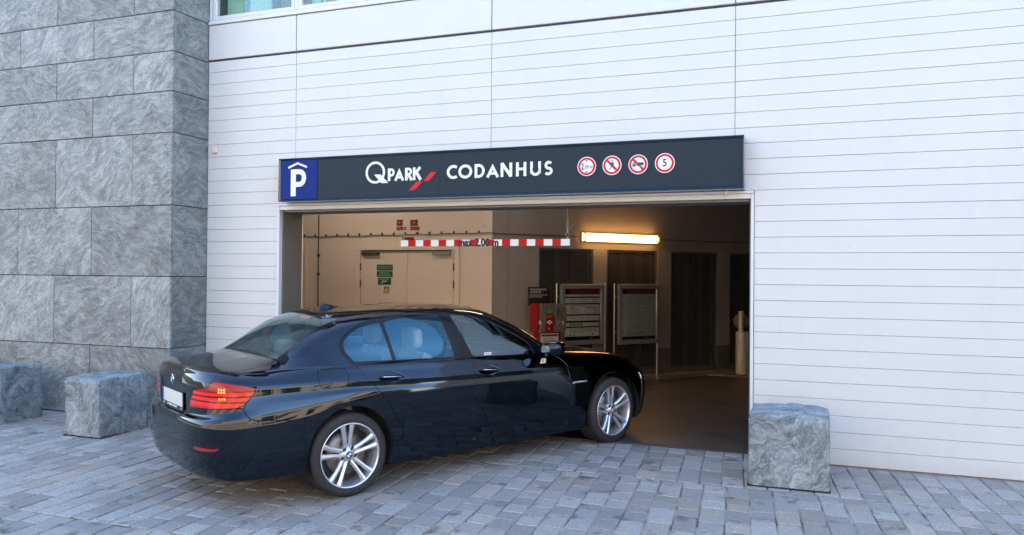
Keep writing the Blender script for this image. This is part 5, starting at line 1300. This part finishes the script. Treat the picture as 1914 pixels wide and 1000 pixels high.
# belt moulding under side windows
# mirrors
for sd in (1, -1):
    b = MB(); V = []; F = []
    prof = [(-.11, .6), (-.09, .9), (-.03, 1), (.04, .93), (.085, .65), (.10, .2)]
    for x, k in prof:
        for i in range(20):
            a = 2*math.pi*i/20; y = math.cos(a); z = math.sin(a)
            V.append((2.10+x, -sd*(.985+.115*k*(abs(y)**.75)*math.copysign(1, y)), 1.025+.070*k*(abs(z)**.75)*math.copysign(1, z)+.015*y*k))
    F = [(i*20+j, i*20+(j+1) % 20, (i+1)*20+(j+1) % 20, (i+1)*20+j) for i in range(5) for j in range(20)] + [tuple(range(100, 120))]
    b.add(V, F, 0, True); o = b.build('wing_mirror', M_paint, car); recalc(o)
    b = MB(); b.add([(1.992, -sd*(.985+.10*.62*(abs(math.cos(a))**.75)*math.copysign(1, math.cos(a))), 1.025+.062*.62*(abs(math.sin(a))**.75)*math.copysign(1, math.sin(a))) for a in np.linspace(0, 6.2832*19/20, 20)], [tuple(range(20))]); b.build('mirror_glass', M_chrome, o)
    b = MB(); b.tube([(2.09, -sd*.84, .955), (2.10, -sd*.90, .975)], [.022, .016], 8); b.build('mirror_foot', M_gloss, o)
    b = MB(); b.tube([(2.06, -sd*1.06, 1.0), (2.14, -sd*1.075, 1.005), (2.18, -sd*1.04, 1.0)], .0045, 6); b.build('indicator_strip', M_chrome, o)
# side vent indicator
for sd in (1, -1):
    b = MB(); b.bbox(2.390, 2.575, -.006, .006, -.008, .008, .004); b.xf(Matrix.Translation((0, -sd*.929, .665))); b.build('wing_badge_strip', M_satin, car)
    b = MB(); b.tube([(2.39, 0, -.006), (2.40, 0, .008), (2.57, 0, .010), (2.575, 0, -.004)], .003, 6); b.xf(Matrix.Translation((0, -sd*.934, .665))); b.build('wing_badge_outline', M_chrome, car)
# shark fin
b = MB(); V = []; F = []
st_ = [(.165, .001, .0), (.175, .028, .030), (.20, .036, .052), (.235, .036, .055), (.28, .034, .042), (.33, .026, .020), (.385, .010, .002)]
for x, w, h_ in st_:
    zb = 1.425 + (x-.165)*.125
    for k in range(9):
        u = -1+2*k/8; V.append((x - .0, u*w*(1 - .0), zb + h_*(1-abs(u)**1.6) ))
for i in range(6):
    for k in range(8): F.append((i*9+k, i*9+k+1, (i+1)*9+k+1, (i+1)*9+k))
b.add(V, F, 0, True); o = b.build('roof_aerial', M_paint, car); recalc(o)
# emblem: ring with four quadrants
M_ebl = mat('emblem blue', (.01, .12, .42), .2, coat=.5); M_ewh = mat('emblem white', (.75, .76, .78), .2, coat=.5); M_eblk = mat('emblem black', (.01, .01, .012), .2, coat=.5)
def emblem(parent, Mx, r, name='emblem'):
    b = MB()
    b.lathe([(r*.93, 0.002), (r, 0.001), (r, -.002)], 28, 'z', (0, 0, 0), 3); b.add([(r*.94*math.cos(a), r*.94*math.sin(a), .0015) for a in np.linspace(0, 2*math.pi*27/28, 28)], [tuple(range(28))], 0)
    for q in range(4):
        pts = [(0, 0, .0024)] + [(r*.60*math.cos(a), r*.60*math.sin(a), .0024) for a in np.linspace(q*math.pi/2, (q+1)*math.pi/2, 8)]
        b.add(pts, [tuple(range(9))], 1 if q % 2 == 0 else 2)
    b.xf(Mx); return b.build(name, [M_eblk, M_ewh, M_ebl, M_chrome], parent)
emblem(car, Matrix.Translation((-1.0835, 0, .940)) @ Matrix(((0, 0, -1, 0), (-1, 0, 0, 0), (0, 1, 0, 0), (0, 0, 0, 1))) @ Matrix.Rotation(0, 4, 'Z'), .041, 'boot_emblem')
# number plate and its frame
b = MB(); b.bbox(-1.089, -1.078, -.295, .245, .722, .862, .003, 0); b.box(-1.0905, -1.0892, -.288, .197, .752, .857, 1); b.box(-1.0905, -1.0892, .1972, .238, .752, .857, 2)
o = b.build('number_plate', [M_black, mat('plate white', (.52, .54, .50), .5), mat('plate blue', (.01, .10, .45), .4)], car)
b = MB(); rs = np.random.RandomState(2); y = .10
for w in (.035, .0, .02, .022, .02, .018, .022, .014, .0, .024, .02, .016, .02, .02, .012):
    if w: b.box(-1.0907, -1.0892, y-w*.62, y, .730, .744-.003*rs.rand())
    y -= (w if w else .016)*.72+.002
for yy_ in (.20, -.255): b.box(-1.0907, -1.0892, yy_-.007, yy_+.007, .728, .742)
b.build('dealer_lettering', M_white, o)
# rear screen details: brake light, dark sticker
b = MB(); b.add([(.060, -.105, 1.388), (.060, .105, 1.388), (.035, .105, 1.372), (.035, -.105, 1.372)], [(0, 1, 2, 3), (3, 2, 1, 0)]); b.build('high_brake_lamp', emis('faint red lamp', (.45, .02, .03), .12), car)
def on_rear(s_, t): # a point just inside the rear screen
    d = (CB.V[:, 0]-s_)**2 + (CB.V[:, 1]-t)**2; i = int(d.argmin()); n_ = CB.N[i]/np.linalg.norm(CB.N[i]); return CB.V[i] - n_*.008
q = [on_rear(*p) for p in ((.03, .46), (.03, .30), (.115, .30), (.115, .46))]
b = MB(); b.add([(p[0], -p[1], p[2]) for p in q], [(0, 1, 2, 3), (3, 2, 1, 0)]); b.build('screen_sticker', mat('dark blue sticker', (.008, .015, .07), .5), car)
def lerp(u, v, lift=.002): 
    p = (1-u)*(1-v)*q[0]+u*(1-v)*q[1]+u*v*q[2]+(1-u)*v*q[3]; return (p[0]-.001, -p[1], p[2]+lift)
b = MB(); b.tube([lerp(.25, .15), lerp(.25, .85), lerp(.55, .85), lerp(.72, .65), lerp(.55, .45), lerp(.28, .45)], .007, 6); b.build('sticker_letter', M_white, car)
# door sticker and pane sticker
b = MB(); b.prism([(1.972, .890), (2.045, .890), (2.048, .935), (1.992, .935), (1.986, .912)], -.928, -.9265, 0)
for pts in ([(2.002, .898), (2.006, .928)], [(2.004, .912), (2.022, .928)], [(2.006, .914), (2.026, .898)]):
    V, F = ribbon(pts, .005); b.add([(p.x, -.9288-.0001*pts[0][0], p.y) for p in V], F, 1)
b.build('door_sticker', [mat('cream sticker', (.62, .60, .50), .6), M_black], car)
b = MB(); b.box(1.385, 1.465, -.838, -.837, 1.006, 1.030, 0); b.box(1.395, 1.455, -.8385, -.8382, 1.015, 1.021, 1); b.build('window_sticker', [M_white, M_print], car)
# exhaust
b = MB(); b.lathe([(.028, -1.060), (.034, -1.063), (.034, -.93), (.028, -.93), (.028, -1.060)], 20, 'x', (.06, .60, .275)); b.build('exhaust', mat('dull exhaust steel', (.25, .24, .22), .35, metal=.9), car)
# lower diffuser, ledge on bumper
b = MB(); b.add([(-1.116, -.50, .330), (-1.116, .50, .330), (-1.07, .46, .262), (-1.07, -.46, .262)], [(0, 1, 2, 3)]); 
# cabin
def seat(x, y, w, name='front_seat'):
    e_ = MB(); e_.bbox(x-.05, x+.47, y-w/2, y+w/2, .34, .52, .05); s_ = e_.build(name, M_seat, car)
    bk = MB(); bk.bbox(-.06, .06, -w/2+.01, w/2-.01, 0, .60, .055); bk.xf(Matrix.Translation((x-.02, y, .47)) @ Matrix.Rotation(R(-18), 4, 'Y')); bk.build('seat_back', M_seat, s_)
    return s_
def headrest(par, x, y, z, w=.27, h_=.19):
    b = MB(); V = []; F = []; n1, n2 = 10, 16
    for i in range(n1+1):
        th = math.pi*i/n1
        for j in range(n2):
            ph = 2*math.pi*j/n2; sx = math.sin(th)*math.cos(ph); sy = math.sin(th)*math.sin(ph); sz = math.cos(th)
            f = lambda v: math.copysign(abs(v)**.55, v); V.append((x+.055*f(sx), y+w/2*f(sy), z+h_/2*f(sz)))
    for i in range(n1):
        for j in range(n2): F.append((i*n2+j, i*n2+(j+1) % n2, (i+1)*n2+(j+1) % n2, (i+1)*n2+j))
    b.add(V, F, 0, True); o = b.build('headrest', M_seat, par); recalc(o)
    b = MB(); b.tube([(x, y-.06, z-.2), (x, y-.06, z)], .006, 6); b.tube([(x, y+.06, z-.2), (x, y+.06, z)], .006, 6); b.build('headrest_rod', M_satin, par)
for y in (-.37, .37):
    s_ = seat(1.13, y, .52); headrest(s_, .91, y, 1.165)
b = MB(); b.bbox(.18, .72, -.64, .64, .36, .54, .05); rs_ = b.build('rear_seat', M_seat, car)
b = MB(); b.bbox(-.07, .07, -.64, .64, 0, .50, .06); b.xf(Matrix.Translation((.17, 0, .53)) @ Matrix.Rotation(R(-22), 4, 'Y')); b.build('rear_backrest', M_seat, rs_)
for y in (-.40, .40): headrest(rs_, .015, y, 1.085, .28, .14)
b = MB(); b.box(-.45, .02, -.62, .62, .985, .995); b.build('parcel_shelf', M_seat, car)
b = MB(); b.bbox(1.78, 2.2, -.74, .74, .62, .93, .05); b.build('dashboard', M_cab, car)
b = MB()
ringp = [(1.66+.045*math.sin(a), .37+.185*math.cos(a), .90+.18*math.sin(a)) for a in np.linspace(0, 2*math.pi, 25)]; b.tube(ringp, .014, 8, caps=False); b.tube([(1.68, .37, .90), (1.85, .37, .82)], .02, 8); b.build('steering_wheel', M_cab, car)
b = MB(); b.box(-.55, 2.3, -.80, .80, .24, .26); b.build('cabin_floor', M_cab, car)
e = export(CB, 'body', .0); 
# headlining: inner copy of the roof
V, F = [], []
xs_ = np.linspace(.16, 1.42, 18)
for i, x in enumerate(xs_):
    for j in range(11):
        t = -.58+1.16*j/10; zc = pchip([.16, .45, .9, 1.25, 1.42], [1.36, 1.415, 1.43, 1.405, 1.37], [x])[0]; V.append((x, t, zc - .10*(abs(t)/.60)**3))
for i in range(17):
    for j in range(10): F.append((i*11+j, i*11+j+1, (i+1)*11+j+1, (i+1)*11+j))
b = MB(); b.add(V, F, 0, True); b.build('headlining', M_head, car)
b = MB()
for sd in (1, -1): b.add([(.43, sd*.80, .28), (2.45, sd*.80, .28), (2.0, sd*.815, .93), (.05, sd*.80, 1.0), (.05, sd*.80, .76), (.40, sd*.80, .66)], [(0, 1, 2, 3, 4, 5), (5, 4, 3, 2, 1, 0)])
b.build('door_lining', M_seat, car)
for y in (-.35, .35):
    b = MB(); b.bbox(1.36, 1.40, y-.17, y+.17, 1.30, 1.345, .01); b.build('sun_visor', M_head, car)
b = MB(); b.bbox(1.45, 1.49, -.11, .11, 1.29, 1.35, .012); b.build('interior_mirror', M_cab, car)
# underside, wheel housings
b = MB(); b.box(-.80, 3.6, -.66, .66, .225, .235); b.box(.42, 2.55, .661, .83, .205, .215); b.box(.42, 2.55, -.83, -.661, .205, .215); b.box(-.80, -.40, .661, .78, .26, .27); b.box(-.80, -.40, -.78, -.661, .26, .27); b.build('underbody', M_plastic, car)
for cx, cz, r in (ARR, ARF):
    for sd in (1, -1):
        b = MB(); V = []; prof = []
        n = 24; a = np.linspace(-.35, math.pi+.35, n+1)
        V = [(cx+(r+.004)*math.cos(t), -sd*y, cz+(r+.004)*math.sin(t)) for y in (.925, .60) for t in a]
        F = [(k, k+1, n+2+k, n+1+k) for k in range(n)]; b.add(V, F, 0, True)
        b.add([(cx+(r+.004)*math.cos(t), -sd*.60, cz+(r+.004)*math.sin(t)) for t in a], [tuple(range(n+1))]); b.build('wheel_housing', M_plastic, car)
# wheels
M_tyre = mat('tyre rubber', (.020, .019, .019), .72, vary=(14, (.030, .028, .027), .3), bump=(80, .3, .002)); M_rim = mat('silver alloy', (.60, .62, .65), .27, metal=.75, coat=.4); M_disc = mat('brake disc', (.22, .19, .17), .4, metal=.8); M_cal = mat('brake caliper', (.20, .20, .21), .4, metal=.5)
def wheel(cx, cy, cz, sd, steer, spin):
    """axis along local y, outer face towards -y*sd"""
    t = bpy.data.objects.new('wheel', None); link(t, car); t.location = (cx, cy, cz); t.rotation_euler = (0, 0, (0 if sd > 0 else math.pi) + steer)
    Rr = .334; w = .255
    prof = [(.250, .012), (.256, .004), (.270, .000), (.290, -.001), (.307, .004), (.320, .014), (.329, .028), (.3335, .045)]
    for g in (.075, .115, .155, .195): prof += [(Rr, g-.008), (Rr-.007, g-.006), (Rr-.007, g+.006), (Rr, g+.008)]
    prof += [(.3335, .215), (.325, .232), (.31, .248), (.28, .256), (.25, .246)]
    b = MB(); V0 = len(b.v)
    b.lathe([(r, y) for r, y in prof], 96, 'y')
    # flatten the contact patch a little
    b.v = [(x, y, max(z, -.3285)) for x, y, z in b.v]
    b.build('tyre', M_tyre, t)
    # shoulder tread blocks
    b = MB()
    for k in range(72):
        a = 2*math.pi*k/72
        for ya, yb in ((.020, .062), (.208, .236)):
            cs, sn = math.cos(a), math.sin(a); h_ = .0035
            q = []
            for y, r in ((ya, .3255 if ya < .1 else .3335), (yb, .3335 if ya < .1 else .3245)):
                for da in (-.030, .018): q.append(((r+h_)*math.cos(a+da), y, (r+h_)*math.sin(a+da)))
                for da in (-.030, .018): q.append(((r-.004)*math.cos(a+da), y, (r-.004)*math.sin(a+da)))
            if min(p[2] for p in q) < -.327: continue
            b.add(q, [(0, 1, 5, 4), (0, 4, 6, 2), (1, 3, 7, 5), (0, 2, 3, 1), (4, 5, 7, 6)])
    tag(b.build('tread_block', M_tyre, t), kind='stuff')
    b = MB(); b.lathe([(.2495, .016), (.257, .006), (.2565, .0005), (.250, .0), (.2455, .004), (.240, .020), (.232, .050), (.226, .11), (.226, .225), (.25, .235)], 80, 'y'); b.build('rim', M_rim, t)
    b = MB()
    # ten blades in five pairs
    rr_ = np.linspace(.046, .2405, 11)
    for pr in range(5):
        base = math.pi/2 - R(72*pr - 4) + spin
        for s2 in (-1, 1):
            V = []; 
            for i, r in enumerate(rr_):
                u = i/10
                off = s2*(.0175 + .0255*u**1.1 - .003*math.sin(math.pi*u))       # sideways shift from the pair's axis
                hw = .0185 - .0020*math.sin(math.pi*min(1, u*1.05)) + .0060*u**4
                yf = .040 - .012*math.sin(math.pi*u*.9) - .027*u**2.2                  # depth of the face behind the lip
                for (dx, dy) in ((-hw, .007), (-hw*.55, .0), (s2*hw*.1, -.0025), (hw*.55, .0), (hw, .007), (hw*.8, .034), (-hw*.8, .034)):
                    V.append((r, off+dx, yf+dy))
            n7 = 7
            V3 = [(r*math.cos(base)-q_*math.sin(base), y, r*math.sin(base)+q_*math.cos(base)) for r, q_, y in V]
            F = [(i*n7+k, i*n7+(k+1) % n7, (i+1)*n7+(k+1) % n7, (i+1)*n7+k) for i in range(10) for k in range(n7)]
            bb = MB(); bb.add(V3, F, 0, False); bb.add(V3[:7], [tuple(range(7))]); bb.add(V3[-7:], [tuple(range(6, -1, -1))])
            o = bb.build('spoke', M_rim, t); recalc(o)
    b.lathe([(.001, .030), (.030, .030), (.034, .033), (.070, .042), (.078, .052), (.078, .09)], 40, 'y'); b.build('hub', M_rim, t)
    for k in range(5):
        a = math.pi/2 - R(72*k + 32) + spin
        b = MB(); b.lathe([(.001, .040), (.0085, .040), (.0085, .034), (.0165, .0325), (.0165, .045)], 14, 'y', (.058*math.cos(a), 0, .058*math.sin(a)), 0); b.lathe([(.001, .0335), (.0125, .0335), (.013, .0315), (.0165, .0318)], 14, 'y', (.058*math.cos(a), 0, .058*math.sin(a)), 1)
        b.build('wheel_bolt', [M_satin, M_plastic], t)
    emblem(t, Matrix.Translation((0, .0275, 0)) @ Matrix(((1, 0, 0, 0), (0, 0, -1, 0), (0, 1, 0, 0), (0, 0, 0, 1))), .031, 'hub_emblem')
    b = MB(); b.lathe([(.075, .095), (.168, .095), (.168, .118), (.075, .118)], 48, 'y'); b.build('brake_disc', M_disc, t)
    b = MB(); b.lathe([(.112, .078), (.178, .078), (.178, .135), (.112, .135), (.112, .078)], 12, 'y', a0=R(110), a1=R(165)); b.build('brake_caliper', M_cal, t)
    b = MB(); b.lathe([(.001, .125), (.225, .125)], 32, 'y'); b.build('backing_plate', M_plastic, t)
wheel(0, -.928, .328, 1, 0, 0); wheel(2.968, -.925, .328, 1, R(4), R(3)); wheel(0, .928, .328, -1, 0, .4); wheel(2.968, .925, .328, -1, R(4), .9)
